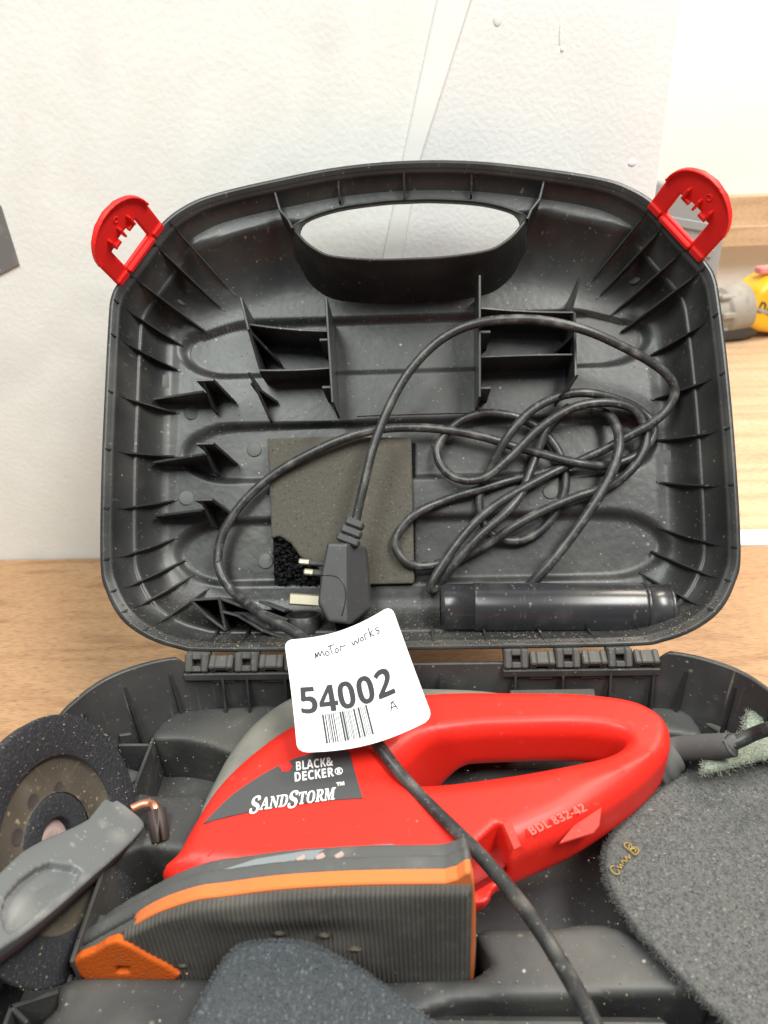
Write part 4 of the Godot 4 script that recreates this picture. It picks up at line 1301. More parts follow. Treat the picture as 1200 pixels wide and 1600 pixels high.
# ---------------------------------------------------------------- the sander
func sander() -> void:
	var at := Vector3(0, 0.02, 0.1)
	var o := base("sander", at)
	tag(o, "red handheld detail sander lying on its side in the case tray", "sander")
	var inv := Transform3D(Basis.IDENTITY, -at)
	var G := inv * FLAT
	# red shell
	var body := smooth2(V2([-120, 152, -120, 138, -116, 119, -109, 98, -95, 76, -74, 54.5, -45, 40, -8, 32, 20, 29, 57, 29.5, 96, 31, 126, 37, 140, 48, 143, 60, 139, 73, 131, 84, 112, 101, 81, 122, 55, 135, 36, 144, 24, 154, -40, 157]), true, 4)
	var hole := smooth2(V2([-12, 92, -5, 79, 8, 67, 30, 62, 60, 60.5, 92, 60.5, 111, 64, 114, 71, 101, 80, 70, 88, 40, 94, 12, 98, -4, 98]), true, 4)
	var band := xz(V([42.9, 81, 144.6, 62.8, 81, 137.4, 85.2, 81, 129.6, 105.2, 81, 119.3, 110.9, 81, 126, 90.3, 81, 146.9, 39.9, 81, 169, 23.4, 81, 169.1, 32.9, 81, 154.2]))
	var trig := xz(V([24.4, 83, 140.2, 38.7, 83, 126.6, 43.2, 83, 141.6, 39.9, 83, 149, 33.3, 83, 155.5, 24, 83, 161.9]))
	var pocket := xz(V([74.4, 83, 125.3, 93.6, 83, 112.3, 88.7, 83, 126.8, 84.5, 83, 131.8, 64.3, 83, 138.2]))
	var carve := func(p: Vector3, d: float) -> float:
		# the handle is thinner than the motor end
		var thin := smoothstep(-0.03, 0.02, p.x) * smoothstep(0.105, 0.075, p.y)
		d = maxf(d, p.z - lerpf(0.086, 0.083, thin))
		# the handle end is a slim loop: its underside rises clear of the tray
		var under := lerpf(0.010, 0.047, smoothstep(-0.012, 0.030, p.x)) - p.z
		var hh := maxf(0.012 - absf(d - under), 0.0) / 0.012
		d = maxf(d, under) + hh * hh * 0.003
		# step below the ledge, trigger recess, shallow pocket
		var q := Vector2(p.x, p.y)
		if q.x > 0.02 and p.z > 0.05:
			d = maxf(d, -maxf(sd_poly(q, band), 0.0782 - p.z))
			d = maxf(d, -maxf(sd_poly(q, trig), 0.060 - p.z))
			d = maxf(d, -maxf(sd_poly(q, pocket), 0.0790 - p.z))
		return d
	var st := ext_net(body, [hole], 0.014, 0.086, 0.0135, 0.0018, G, carve)
	var shell := build(st, "body", M.red, o)
	# scuffed floors of the recesses
	for lip in [[xz(V([75.9, 81, 124.4, 92.2, 81, 113.4, 88.5, 81, 124.5, 84.8, 81, 128.5, 66.9, 81, 134.6])), 0.0794], [xz(V([40, 85, 128.2, 44.2, 85, 127.5, 47.4, 85, 141, 43.8, 85, 143.1])), 0.0864]]:
		st = mb()
		prism(st, lip[0], lip[1] - 0.0012, lip[1], G, 0.0003)
		st.generate_normals()
		build(st, "recess_lip", M.scuff, shell)
	st = mb()
	box(st, inv * Vector3(0.030, 0.0635, 0.134), Vector3(0.026, 0.008, 0.018), Basis(Vector3.UP, 0.55), 0.001)
	st.generate_normals()
	build(st, "trigger", M.red_dark, o)
	# pale scratches
	var rs := RandomNumberGenerator.new()
	rs.seed = 12
	st = mb()
	for k in V([79, 86.3, 119.6, 83.5, 86.3, 117.4, -100.9, 86.3, 143.9, -73.6, 86.3, 140.5, -30.8, 86.3, 129.8, -5.6, 86.3, 133.5, -108.9, 86.3, 149.1, 13.3, 86.3, 129.9, -55.8, 86.3, 133.4, -15.2, 86.3, 120.4, 63, 86.3, 130]):
		var dv := Vector3(rs.randf_range(0.5, 1.0), 0, rs.randf_range(-0.9, 0.2)).normalized() * rs.randf_range(0.002, 0.006)
		var q0 := inv * Vector3(k.x, 0.0860, k.z)
		tube(st, PackedVector3Array([q0 - dv, q0 + Vector3(0.0003, 0.0, 0.0002), q0 + dv]), rs.randf_range(0.00012, 0.0003), 5)
	build(finish(st), "scratch", M.scuff, shell)
	# moulded text under the handle
	st = mb()
	var mould := func(p: Vector2, h: float) -> Vector3: return inv * (Vector3(0.0520, 0.0858 + h, 0.1335) + Basis(Vector3.UP, 0.45) * Vector3(p.x, 0, -p.y))
	lettering(st, "BDL 832-42", 0.0026, false, mould, 1.0)
	st.generate_normals()
	build(st, "moulded_text", M.red_raised, shell)
	# grey rear shell, dusty, behind the red
	var cover := smooth2(V2([-120, 110, -117, 80, -112, 60, -103, 40, -88, 22, -70, 12, -40, 8.5, -5, 10, 40, 13, 62, 20, 62, 34, -60, 60, -100, 96]), true, 4)
	st = ext_net(cover, [], 0.018, 0.073, 0.014, 0.0022, G)
	build(st, "rear_cover", M.dusty, o)
	# name plate
	var tops := 0.0862
	var pl := smooth2(xz(V([-108.5, 86.5, 128.3, -103.4, 86.5, 119.5, -97.1, 86.5, 110.4, -87.1, 86.5, 100.5, -74.9, 86.5, 91, -61.7, 86.5, 84.4, -44.5, 86.5, 79.5, -38.5, 86.5, 83.3])), false, 4)
	pl.append_array(xz(V([-29.5, 86.5, 113.5])))
	pl.append_array(smooth2(xz(V([-29.8, 86.5, 113.5, -51.4, 86.5, 115.4, -77.1, 86.5, 119.6, -92.7, 86.5, 123.4, -107.3, 86.5, 127.9])), false, 4))
	st = mb()
	prism(st, pl, tops - 0.0008, tops + 0.0004, G, 0.0001)
	st.generate_normals()
	var plate_ := build(st, "name_plate", M.label, o)
	var o0 := V([-67.2, 86.6, 92.9, -66.9, 86.6, 100.3, -86.9, 86.6, 118.1, -43.5, 86.6, 110.7, -72.2, 86.6, 92, -87.8, 86.6, 118.1])
	var along := (o0[3] - o0[2]); along.y = 0.0
	var base_dir := along.normalized()
	var upw := Vector3(base_dir.z, 0, -base_dir.x)
	if upw.z > 0.0: upw = -upw
	var on := func(org: Vector3) -> Callable:
		return func(p: Vector2, h: float) -> Vector3: return inv * (Vector3(org.x, tops + 0.0003 + h, org.z) + base_dir * p.x + upw * p.y)
	st = mb()
	lettering(st, "BLACK&", 0.0060, false, on.call(o0[0]), 0.64)
	var a0 := lettering(st, "DECKER", 0.0060, false, on.call(o0[1]), 0.68)
	lettering(st, "®", 0.0030, false, on.call(o0[1] + base_dir * (a0 + 0.0004)), 0.9)
	var run := 0.0
	for w in [["S", 0.0105, 0.64], ["AND", 0.0074, 0.60], ["S", 0.0105, 0.64], ["TORM", 0.0074, 0.60]]:
		run += lettering(st, w[0], w[1], true, on.call(o0[2] + base_dir * run), w[2], 0.28) + 0.0002
	lettering(st, "™", 0.0042, false, on.call(o0[2] + base_dir * (run + 0.001) + upw * 0.0045), 0.9)
	st.generate_normals()
	build(st, "lettering", M.white, plate_)
	st = mb()
	var hex := PackedVector2Array()
	for k in 6: hex.append(Vector2(o0[4].x, o0[4].z + 0.001) + Vector2(cos(k * PI / 3), sin(k * PI / 3)) * 0.0036)
	prism(st, hex, tops, tops + 0.0007, G, 0.0001)
	st.generate_normals()
	build(st, "emblem", M.latch, plate_)
	st = mb()
	for k in 3: box(st, inv * Vector3(o0[4].x - 0.0014 + 0.0014 * k, tops + 0.0008, o0[4].z + 0.001), Vector3(0.0003, 0.0002, 0.005), Basis(Vector3.UP, -0.6), 0.00005)
	st.generate_normals()
	build(st, "emblem_line", M.label, plate_)
	# strain relief
	st = mb()
	var a := V([137.1, 57, 61.3])
	a.append_array(V([144.3, 61, 62.2]))
	a.append_array(V([151, 65, 62.1]))
	a.append_array(V([167.8, 80, 74]))
	a.append_array(V([170, 82, 75.4]))
	var p := PackedVector3Array()
	for i in 5: p.append(inv * a[i])
	p = smooth3(p, 8)
	var rr := PackedFloat32Array()
	for i in p.size():
		var t := float(i) / (p.size() - 1)
		var v := lerpf(0.0180, 0.0072, smoothstep(0.05, 0.5, t)) if t < 0.62 else lerpf(0.0072, 0.0060, (t - 0.62) / 0.38)
		if t < 0.4 and i % 4 == 1: v -= 0.0012
		if t > 0.93: v += 0.0006
		rr.append(v)
	tube(st, p, 0.01, 20, true, rr)
	build(finish(st), "strain_relief", M.rubber, o)
	# sanding base: platen, orange layer and hook face, standing on edge
	var half := [22, 58, 10, 58, -27, 57, -60, 54, -85, 49, -99, 46, -117, 37, -133, 25.5, -147, 15, -160, 5, -167, 0]
	var iron := func(grow: float, tip: bool) -> PackedVector2Array:
		var r := PackedVector2Array()
		var m := half.size() / 2
		for i in m: r.append(Vector2(half[2 * i], 52.0 + (half[2 * i + 1]) + (grow if half[2 * i + 1] > 0 else 0.0)) * 0.001)
		for i in range(m - 2, -1, -1): r.append(Vector2(half[2 * i], 52.0 - 0.62 * half[2 * i + 1]) * 0.001)
		if not tip:
			for i in r.size(): r[i].x = maxf(r[i].x, -0.136 + absf(r[i].y - 0.052) * 0.2)
		return r
	st = ext_net(smooth2(iron.call(-9.0, true), true, 3), [], 0.150, 0.1625, 0.002, 0.0018, inv)
	build(st, "platen", M.rubber, o)
	st = ext_net(smooth2(iron.call(0.0, true), true, 3), [], 0.1625, 0.1700, 0.0015, 0.0016, inv)
	build(st, "platen", M.rubber, o)
	st = mb()
	prism(st, smooth2(iron.call(0.4, false), true, 4), 0.1701, 0.1764, inv, 0.0006)
	st.generate_normals()
	build(st, "orange_layer", M.orange, o)
	st = ext_net(smooth2(iron.call(-0.6, true), true, 3), [], 0.1717, 0.1763, 0.001, 0.0014, inv)
	build(st, "platen", M.rubber, o)
	# ribbed hook face with a dent in the middle
	var face := smooth2(iron.call(-0.2, false), true, 4)
	st = mb()
	st.set_smooth_group(0)
	var nx := 560
	var ny := 34
	var z_of := func(q: Vector2) -> float:
		var edge := -sd_poly(q, face)
		var rib := 0.00030 * sin(q.x * TAU / 0.00165 + q.y * 14.0)
		var dent := -0.0028 * exp(-pow((q.x + 0.045) / 0.024, 2.0) - pow((q.y - 0.078) / 0.010, 2.0)) + 0.0012 * exp(-pow((q.x + 0.075) / 0.03, 2.0) - pow((q.y - 0.092) / 0.01, 2.0))
		return 0.1790 + rib + dent - 0.003 * pow(clampf(1.0 - edge / 0.006, 0.0, 1.0), 2.0)
	var grid := []
	for j in ny + 1:
		var row := PackedVector3Array()
		for i in nx + 1:
			# columns follow the outline's own height at this x
			var xx := lerpf(-0.1345, 0.0215, float(i) / nx)
			var hi := 0.0
			for k in half.size() / 2 - 1:
				if xx <= half[2 * k] * 0.001 and xx >= half[2 * k + 2] * 0.001:
					hi = lerpf(half[2 * k + 1], half[2 * k + 3], (xx - half[2 * k] * 0.001) / ((half[2 * k + 2] - half[2 * k]) * 0.001)) * 0.001
			hi -= 0.0004
			var yy := lerpf(0.052 - 0.62 * hi, 0.052 + hi, float(j) / ny)
			var e := minf(hi * (1.0 - float(j) / ny) * 1.62, minf(0.0217 - xx, 1.0))
			var rib := 0.00038 * sin(xx * TAU / 0.0021 + yy * 14.0)
			var dent := -0.0022 * exp(-pow((xx + 0.045) / 0.022, 2.0) - pow((yy - 0.076) / 0.009, 2.0)) + 0.0015 * exp(-pow((xx + 0.075) / 0.03, 2.0) - pow((yy - 0.090) / 0.008, 2.0))
			row.append(inv * Vector3(xx, yy, 0.1790 + rib + dent - 0.0033 * pow(clampf(1.0 - e / 0.004, 0.0, 1.0), 2.0)))
		grid.append(row)
	for j in ny:
		for i in nx: quad(st, grid[j][i], grid[j + 1][i], grid[j + 1][i + 1], grid[j][i + 1])
	for j in ny:   # heel edge
		quad(st, grid[j][nx], grid[j + 1][nx], grid[j + 1][nx] - Vector3(0, 0, 0.003), grid[j][nx] - Vector3(0, 0, 0.003))
	build(finish(st), "hook_face", M.velcro, o)
	st = ext_net(smooth2(xy(V([-163.4, 55.5, 178.5, -149, 66.2, 178.5, -137.1, 74.7, 178.5, -125.4, 63, 178.5, -112.6, 47.8, 178.5, -120.6, 40.8, 178.5, -127.6, 34.8, 178.5, -138.4, 24.2, 178.5, -149.5, 24, 178.5, -155.8, 37.7, 178.5])), true, 2), [xy(V([-141.5, 54.7, 178.5, -135.8, 54.2, 178.5, -136.5, 49.6, 178.5, -142.2, 50, 178.5]))], 0.1766, 0.1808, 0.0008, 0.0010, inv)
	build(st, "orange_tip", M.orange_cloth, o)
	st = mb()
	for k in V([-43.8, 76.4, 178.5, -30.8, 66.4, 178.5, -63.6, 77.7, 178.5, -111.2, 52.5, 178.5]):
		var s := SphereMesh.new()
		s.radius = 0.0026; s.height = 0.0052; s.radial_segments = 10; s.rings = 5
		st.append_from(s, 0, inv * Transform3D(Basis.from_scale(Vector3(1.3, 0.7, 0.35)), Vector3(k.x, k.y, 0.1788)))
	build(st, "bare_spot", M.brown, o)
	# toothed vent strip between shell and platen
	st = mb()
	prism(st, xz(V([-92.1, 96, 162.4, -75.7, 96, 156, -52.6, 96, 151.7, -29.1, 96, 149.4, -13.6, 96, 148.4, -5.3, 96, 151.1, -5.3, 96, 156, -51.8, 96, 158.3, -85.8, 96, 164.6])), 0.080, 0.0985, G, 0.001)
	st.generate_normals()
	build(st, "vent_strip", M.vent, o)
	var tops2 := V([-54.6, 99.5, 157.2, -45.9, 99.5, 156.3, -37.2, 99.5, 155.6, -28.5, 99.5, 155, -19.8, 99.5, 154.6, -12.5, 99.5, 154.6])
	for k in tops2:
		st = mb()
		box(st, inv * Vector3(k.x, 0.0988, k.z), Vector3(0.0045, 0.002, 0.0028), Basis(Vector3.UP, 0.6), 0.0006)
		st.generate_normals()
		build(st, "vent_tooth", M.tooth, o)

# ---------------------------------------------------------------- loose things in the tray
func loose() -> void:
	var C := Vector3(-0.1800, 0.0810, 0.1350)
	var n := Vector3(0.958, 0.276, 0.076).normalized()
	var xa := Vector3.UP.cross(n).normalized()
	var B := Basis(xa, n, xa.cross(n))
	var o := base("backing_disc", C - n * 0.008, B)
	tag(o, "round black hook-faced backing disc with brown dusty centre, leaning at the left", "backing disc")
	var st := mb()
	lathe(st, hard([0, -8, 58, -8, 61, -5, 62.4, 0.5, 62.0, 1.6, 61.0, 2.0, 42.0, 1.6, 41.2, 0.4]), 96, Transform3D(Basis.IDENTITY, Vector3(0, 0.008, 0)))
	build(finish(st), "rim", M.hook, o)
	st = mb()
	lathe(st, hard([41.2, 0.5, 40.5, -1.5, 24.5, -2.2, 24.0, -1.0]), 72, Transform3D(Basis.IDENTITY, Vector3(0, 0.008, 0)))
	build(finish(st), "dust_ring", M.brown, o)
	st = mb()
	lathe(st, hard([24.2, -2.0, 22.6, -0.6, 12.5, -0.6, 11.5, -2.0, 11.5, -6]), 48, Transform3D(Basis.IDENTITY, Vector3(0, 0.008, 0)))
	build(finish(st), "hub", M.hook, o)
	st = mb()
	lathe(st, hard([11.6, -5.5, 7, -4.8, 2.5, -4.8, 2.4, -7, 0, -7]), 32, Transform3D(Basis.IDENTITY, Vector3(0, 0.008, 0)))
	build(finish(st), "hub_core", M.pink, o)
	for k in V([-183.1, 97.1, 116, -187, 106.5, 131.3, -177.5, 78.6, 112, -187.6, 103.6, 148.8]):
		var q := B.inverse() * (k - C)
		st = mb()
		lathe(st, hard([4.0, 0.0, 3.6, 0.2, 3.5, 0.1, 0, 0.1]), 20, Transform3D(Basis.IDENTITY, Vector3(q.x, 0.008 - 0.0018, q.z)))
		build(finish(st), "screw_hole", M.drill_black, o)
	# grey lever across the disc
	var ln := Vector3(0.5913,0.7552,-0.2831).normalized()
	var la := Vector3.UP.cross(ln).normalized()
	var lx := Transform3D(Basis(la, ln.cross(la), ln), Vector3(-0.17130,0.08200,0.14297))
	var li := lx.affine_inverse()
	var poly := PackedVector2Array()
	for p in V([-174.5, 66.8, 95.6, -169.3, 62, 93.8, -161.8, 57.1, 96.3, -154, 52.7, 100.8, -153, 54.7, 108.1, -155.4, 63.7, 127.4, -159, 74, 147.2, -162.6, 84.2, 167.2, -166.4, 94.2, 185.6, -171.3, 103.8, 201.2, -177.5, 113.3, 213.6, -187.2, 118.4, 206.7, -190.9, 114.3, 188.3, -188, 104.2, 167.3, -186.3, 95.6, 148, -180.2, 84.9, 132, -174.6, 74.2, 115.3]):
		var q := li * p
		poly.append(Vector2(q.x, q.y))
	var pit := PackedVector2Array()
	for p in V([-172.4, 101.5, 192.6, -179.2, 103, 182.4, -180.7, 100.1, 171.6, -178.9, 93.7, 158.4, -173.6, 86.6, 150.3, -164, 78.7, 149.5, -165.9, 86.1, 165.3, -168.8, 94.1, 180.4]):
		var q := li * p
		pit.append(Vector2(q.x, q.y))
	var pits := smooth2(pit, true, 3)
	o = base("lever", lx.origin, lx.basis)
	tag(o, "dusty grey plastic lever with scooped end lying across the backing disc", "lever")
	var scoop := func(p: Vector3, d: float) -> float:
		var e := sd_poly(Vector2(p.x, p.y), pits)
		return maxf(d, (p.z + maxf(0.0, 0.0042 - maxf(0.0, -e) * 0.30)) if e < 0.0 else d)
	st = ext_net(smooth2(poly, true, 2), [], -0.010, 0.0, 0.0009, 0.0011, Transform3D.IDENTITY, scoop)
	build(st, "handle", M.grey_plastic, o)
	var flank := poly
	st = ext_net(smooth2(flank, true, 3), [], -0.0165, -0.0102, 0.001, 0.0012, Transform3D.IDENTITY)
	build(st, "underside", M.maroon, o)
	# hex key
	var hk := V([-162.9, 56, 95, -157.6, 56, 92, -152.6, 56, 91.6, -149.1, 56, 94.6])
	o = base("hex_key", hk[3] + Vector3(0, -0.02, 0.01))
	var hinv := -o.position
	tag(o, "bent copper-coloured hex key in a dark sleeve beside the lever", "hex key")
	st = mb()
	var p6 := PackedVector3Array()
	for p in hk: p6.append(p + hinv)
	p6.append(hk[3] + Vector3(0.002, -0.006, 0.004) + hinv)
	tube(st, smooth3(p6, 4), 0.0028, 6)
	st.generate_normals()
	build(st, "key", M.copper, o)
	st = mb()
	tube(st, PackedVector3Array([hk[3] + Vector3(0.0005, 0.000, 0.001) + hinv, hk[3] + Vector3(0.0055, -0.010, 0.014) + hinv]), 0.0052, 20)
	build(finish(st), "sleeve", M.rust, o)
	# sanding sheet at the front
	o = base("abrasive_sheet", Vector3(-0.05, 0.05, 0.2))
	var oi := Transform3D(Basis.IDENTITY, -o.position)
	tag(o, "dark blue-grey abrasive sheet propped against the sander at the front edge", "abrasive sheet")
	var sb := Basis(Vector3(1, 0, 0), Vector3(0, 0.342, -0.940), Vector3(0, 0.940, 0.342))
	var sx := Transform3D(sb, Vector3(-0.06, 0.079, 0.1835))
	var sp := PackedVector2Array()
	for p in V([-99.8, 64.5, 223.3, -96, 69.5, 209.7, -92.5, 72.1, 202.5, -89.1, 74.7, 195.4, -84.8, 77.2, 188.4, -78.9, 78.6, 184.5, -70.1, 79.1, 183.1, -58.8, 79.2, 182.8, -47.5, 78.6, 184.6, -36.1, 77.1, 188.6, -24.3, 75.1, 194.1, -9.9, 72.1, 202.4, 6.9, 68.7, 211.9, 19.1, 64.9, 222.2]):
		var q := sx.affine_inverse() * p
		sp.append(Vector2(q.x, q.y))
	st = ext_net(smooth2(sp, true, 4), [], -0.0022, 0.0, 0.0007, 0.0009, oi * sx)
	build(st, "sheet", M.denim, o)
	var fz := MultiMesh.new()
	fz.transform_format = MultiMesh.TRANSFORM_3D
	var fm := mb()
	tube(fm, PackedVector3Array([Vector3.ZERO, Vector3(0.0006, 0.0005, 0.0001), Vector3(0.0013, 0.0006, 0.0004)]), 0.00009, 3, false)
	finish(fm)
	fz.mesh = fm.commit()
	fz.instance_count = 9000
	var rg := RandomNumberGenerator.new()
	rg.seed = 41
	var shp := smooth2(sp, true, 4)
	var cnt := 0
	while cnt < 9000:
		var p := Vector2(rg.randf_range(-0.05, 0.09), rg.randf_range(-0.06, 0.03))
		if cnt % 5 == 0:
			var i := rg.randi() % shp.size()
			p = shp[i].lerp(shp[(i + 1) % shp.size()], rg.randf())
		elif not Geometry2D.is_point_in_polygon(p, shp): continue
		fz.set_instance_transform(cnt, oi * sx * Transform3D(Basis.from_euler(Vector3(rg.randf() * TAU, rg.randf() * TAU, rg.randf() * 0.6)), Vector3(p.x, p.y, -0.0001)))
		cnt += 1
	var fi := MultiMeshInstance3D.new()
	fi.name = "fibres"
	fi.multimesh = fz
	fi.material_override = M.fuzz
	tag(fi, "", "", "", "stuff")
	o.add_child(fi, true)
	# grit sheet at the rear wall
	o = base("grit_strip", Vector3(0.09, 0.048, 0.0))
	tag(o, "strip of coarse dark grit paper behind the red handle", "grit strip")
	st = mb()
	prism(st, xz(V([58.7, 64, 10.4, 112.1, 64, 10, 111, 64, 24.3, 57.5, 64, 23.6])), 0.0480, 0.064, Transform3D(Basis.IDENTITY, -o.position) * FLAT, 0.0008)
	st.generate_normals()
	build(st, "sheet", M.grit, o)
	# rag strip in the corner
	o = base("grey_tie", Vector3(0.19, 0.03, 0.03))
	tag(o, "thin grey stick lying against the rear right corner of the base", "stick")
	st = mb()
	var tk := V([178, 42, 9.2, 185.8, 42, 19.5, 197.1, 42, 32.1])
	for i in 3: tk[i] -= o.position
	tube(st, smooth3(tk, 4), 0.0030, 10)
	build(finish(st), "stick", M.dusty, o)

func pad(called: String, poly: PackedVector2Array, y: float, th: float, m: Material, fm: Material, label: String, count: int, seed_: int, tiltv: Vector3) -> Node3D:
	# a non-woven pad: a soft slab and thousands of short loose fibres
	var c := Vector2.ZERO
	for p in poly: c += p / poly.size()
	var o := base(called, Vector3(c.x, y, c.y))
	tag(o, label, "scouring pad")
	var x := Transform3D(Vector3(1, tiltv.x, 0), Vector3(0, tiltv.z, 1), Vector3(0, 1, 0), Vector3(0, -c.x * tiltv.x - c.y * tiltv.z, 0)) 
	x = Transform3D(Basis.IDENTITY, Vector3(-c.x, 0, -c.y)) * x
	var st := ext_net(poly, [], -th, 0.0, th * 0.42, 0.0022, x)
	build(st, "felt", m, o)
	var rng := RandomNumberGenerator.new()
	rng.seed = seed_
	var f := mb()
	var q := PackedVector3Array([Vector3(0, 0, 0), Vector3(0.0008, 0.0005, 0.0001), Vector3(0.0016, 0.0006, 0.0005), Vector3(0.0023, 0.0002, 0.0008)])
	tube(f, q, 0.00007, 3, false)
	finish(f)
	var mm := MultiMesh.new()
	mm.transform_format = MultiMesh.TRANSFORM_3D
	mm.mesh = f.commit()
	mm.instance_count = count
	var lo := poly[0]
	var hi := poly[0]
	for p in poly: lo = lo.min(p); hi = hi.max(p)
	var k := 0
	while k < count:
		var p := Vector2(rng.randf_range(lo.x, hi.x), rng.randf_range(lo.y, hi.y))
		var w := -0.0001
		if k % 6 == 0:
			var i := rng.randi() % poly.size()
			p = poly[i].lerp(poly[(i + 1) % poly.size()], rng.randf()) + Vector2(rng.randf_range(-1, 1), rng.randf_range(-1, 1)) * 0.0008
			w = -rng.randf() * th
		elif not Geometry2D.is_point_in_polygon(p, poly): continue
		elif sd_poly(p, poly) > -0.002: w = -0.0008
		var b := Basis.from_euler(Vector3(rng.randf() * TAU, rng.randf() * TAU, rng.randf_range(-0.5, 0.5))).scaled(Vector3.ONE * rng.randf_range(0.5, 1.25))
		mm.set_instance_transform(k, Transform3D(b, x * Vector3(p.x, p.y, w)))
		k += 1
	var mi := MultiMeshInstance3D.new()
	mi.name = "fibres"
	mi.multimesh = mm
	mi.material_override = fm
	tag(mi, "", "", "", "stuff")
	o.add_child(mi, true)
	return o

func pads() -> void:
	var poly := smooth2(xz(V([92.7, 56, 128.1, 96, 56, 118.1, 102.6, 56, 109.7, 112.9, 56, 99.7, 125.2, 56, 88.5, 137.7, 56, 79.4, 149, 56, 71.8, 166.7, 56, 67.2, 182.9, 56, 62.7, 201.7, 56, 57.5, 206.8, 56, 60.9, 199.8, 56, 94.7, 191.1, 56, 132.6, 181.4, 56, 176.4, 166.5, 56, 212, 141.8, 56, 216.8, 129, 56, 204.3, 119.9, 56, 192.9, 109.5, 56, 178.2, 100.7, 56, 163.7, 94.8, 56, 149.6, 92.4, 56, 139])), true, 3)
	var o := pad("grey_scouring_pad", poly, 0.056, 0.0042, M.felt, M.fibre, "large dark grey scouring pad with yellow writing in the right of the case", 26000, 5, Vector3.ZERO)
	var st := mb()
	var k := V([96.6, 56.8, 136.8, 123.4, 56.8, 111.1])
	var dir := (k[1] - k[0]).normalized()
	var upw := Vector3(dir.z, 0, -dir.x)
	var to := func(p: Vector2, h: float) -> Vector3: return k[0] + dir * p.x * 1.2 + upw * p.y * 1.2 + Vector3(0, 0.0006, 0) - o.position
	for s in [[3.2, 3.6, 1.4, 4.0, 0.2, 2.2, 0.6, 0.4, 2.2, 0.2, 2.9, 1.6], [3.6, 2.6, 4.6, 0.8, 5.4, 2.2, 6.0, 0.8], [6.8, 1.2, 7.4, 2.6, 8.4, 1.6, 8.6, 0.6], [9.2, 0.8, 10.2, 2.6, 11.0, 1.0, 12.2, 2.2], [14.0, 0.0, 14.6, 5.8, 17.0, 5.4, 16.4, 3.2, 14.6, 2.8, 17.4, 2.2, 16.8, 0.2, 14.0, 0.0], [15.0, 0.8, 16.4, 1.6, 15.0, 3.6, 16.4, 4.6]]:
		stroke(st, V2(s), 0.00038, to)
	build(finish(st), "writing", M.yellow_chalk, o)
	poly = smooth2(xz(V([155.8, 70, 81.5, 160.7, 70, 71.5, 166.2, 70, 58.7, 177.2, 70, 56.4, 187.9, 70, 55, 197.1, 70, 36.1, 217.2, 70, 30.4, 246.8, 70, 35.7, 233.5, 70, 62.8, 194.3, 70, 71.8, 170.9, 70, 78])), true, 2)
	pad("green_scouring_pad", poly, 0.070, 0.006, M.green, mat(Color(0.42, 0.46, 0.38), 0.8, 0.3), "pale green scouring pad behind the sander's cord at the right edge", 7000, 6, Vector3.ZERO)

func chips(called: String, label: String, count: int, seed_: int, where: Callable) -> void:
	# sawdust: small flat chips
	var rng := RandomNumberGenerator.new()
	rng.seed = seed_
	var st := mb()
	box(st, Vector3.ZERO, Vector3(0.0009, 0.0003, 0.0006), Basis.IDENTITY, 0.0001)
	st.generate_normals()
	var mm := MultiMesh.new()
	mm.transform_format = MultiMesh.TRANSFORM_3D
	mm.use_colors = true
	mm.mesh = st.commit()
	mm.instance_count = count
	for i in count:
		var p: Vector3 = where.call(rng)
		var b := Basis.from_euler(Vector3(rng.randf() * TAU, rng.randf() * TAU, rng.randf() * TAU)).scaled(Vector3.ONE * lerpf(0.2, 1.25, pow(rng.randf(), 4.0)))
		mm.set_instance_transform(i, Transform3D(b, p))
		mm.set_instance_color(i, Color(1, 1, 1).lerp(Color(0.75, 0.6, 0.4), rng.randf()))
	var mi := MultiMeshInstance3D.new()
	mi.name = called
	mi.multimesh = mm
	mi.material_override = M.chip
	tag(mi, label, "sawdust", "", "stuff")
	add_child(mi, true)

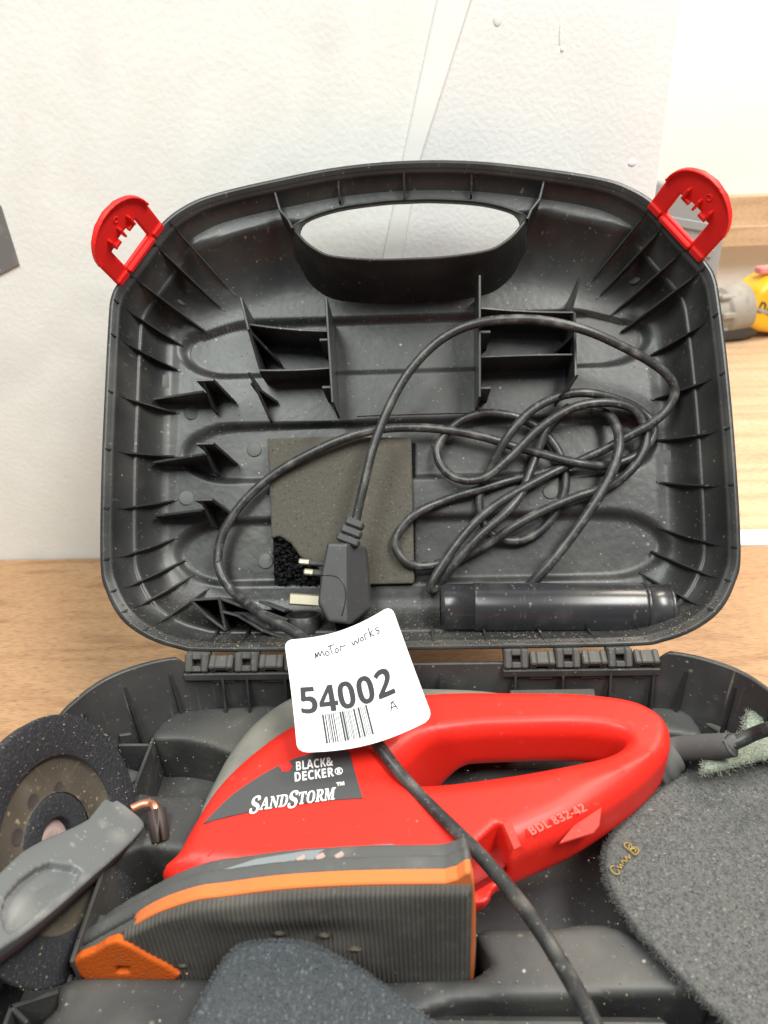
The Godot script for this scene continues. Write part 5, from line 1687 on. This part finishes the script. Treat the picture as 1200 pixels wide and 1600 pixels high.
func sawdust() -> void:
	var L := Transform3D(LID_BASIS, LID_AT)
	chips("lid_sawdust", "sawdust specks strewn over the inside of the lid", 2600, 1, func(r: RandomNumberGenerator) -> Vector3:
		var p := Vector2(r.randf_range(-0.185, 0.185), lerpf(0.025, 0.30, pow(r.randf(), 1.5)))
		if Geometry2D.is_point_in_polygon(p, slot): p.y = 0.2
		return L * Vector3(p.x, p.y, floor_z(p, minf(0.213 - absf(p.x), p.y - 0.011)) + 0.0002))
	chips("hinge_sawdust", "sawdust gathered along the hinge edge of the lid", 6000, 2, func(r: RandomNumberGenerator) -> Vector3:
		var i := (r.randi() % 130 - 65 + outline.size()) % outline.size()
		if sin(i * 0.61) + sin(i * 0.23 + 1.0) < r.randf_range(-1.6, 1.2): i = (i + r.randi() % 9) % outline.size()
		var q := outline[i].lerp(outline[(i + 1) % outline.size()], r.randf())
		var d := lerpf(0.002, 0.034, pow(r.randf(), 1.7)) + r.randfn(0.0, 0.0008)
		var p := inset(q, d)
		return L * Vector3(p.x, p.y, floor_z(p, d) + 0.0003))
	var dn := Vector3(0.958, 0.276, 0.076).normalized()
	var da := Vector3.UP.cross(dn).normalized()
	chips("disc_dust", "pale dust caked on the backing disc at the left", 1100, 4, func(r: RandomNumberGenerator) -> Vector3:
		var t := r.randf() * TAU
		var rr: float = [0.0415, 0.0625, lerpf(0.022, 0.042, r.randf()), lerpf(0.04, 0.062, r.randf())][r.randi() % 4] + r.randfn(0.0, 0.0007)
		return Vector3(-0.18, 0.081, 0.135) + dn * (0.0021 if rr > 0.0425 else (-0.0005 if rr > 0.0405 else -0.0021)) + da * cos(t) * rr + dn.cross(da) * sin(t) * rr)
	chips("tray_sawdust", "sawdust specks lying on the tray", 2600, 3, func(r: RandomNumberGenerator) -> Vector3:
		var x := r.randf_range(-0.17, 0.16)
		var z := r.randf_range(0.008, 0.215)
		return Vector3(x, 0.0484 if r.randf() < 0.75 else 0.0128, z))

# ---------------------------------------------------------------- go
func _ready() -> void:
	var cam := Camera3D.new()
	cam.name = "camera"
	cam.transform = Transform3D(Basis(Vector3(0.998712, -0.041200, -0.029621), Vector3(0.021625, 0.873649, -0.486076), Vector3(0.045904, 0.484810, 0.873414)), Vector3(0.00182, 0.39690, 0.37128))
	cam.fov = 69.65
	cam.near = 0.02
	cam.far = 20.0
	var at := CameraAttributesPhysical.new()
	at.frustum_focal_length = 17.25
	at.exposure_aperture = 7.0
	at.frustum_focus_distance = 0.47
	at.frustum_near = 0.02
	at.frustum_far = 20.0
	cam.attributes = at
	cam.fov = 69.65
	add_child(cam)
	cam.make_current()
	var we := WorldEnvironment.new()
	we.name = "environment"
	var e := Environment.new()
	e.background_mode = Environment.BG_COLOR
	e.background_color = Color(0.46, 0.46, 0.46)
	e.tonemap_mode = Environment.TONE_MAPPER_LINEAR
	e.tonemap_exposure = 1.24
	e.sdfgi_enabled = true
	e.ssao_enabled = true
	e.ssil_enabled = true
	we.environment = e
	add_child(we)
	# ceiling lights of the workshop
	for k in [[Vector3(-0.55, 1.75, 0.70), Vector2(0.5, 1.1), 3.0, Color(0.975, 1, 0.975)], [Vector3(0.80, 1.75, 0.55), Vector2(0.5, 1.1), 4.7, Color(1, 0.995, 0.97)], [Vector3(0.95, 1.7, -0.75), Vector2(0.6, 0.5), 2.4, Color(1, 0.95, 0.87)]]:
		var l := AreaLight3D.new()
		l.name = numbered("ceiling_light", self)
		l.area_size = k[1]
		l.light_energy = k[2]
		l.light_color = k[3]
		l.area_range = 6.0
		l.area_attenuation = 2.0
		l.shadow_enabled = true
		l.transform = Transform3D(Basis(Vector3.RIGHT, -PI / 2), k[0])
		add_child(l, true)
	materials()
	setting()
	tool_case()
	far_tools()
	in_lid()
	cord()
	sander()
	loose()
	pads()
	paper_tag()
	sawdust()
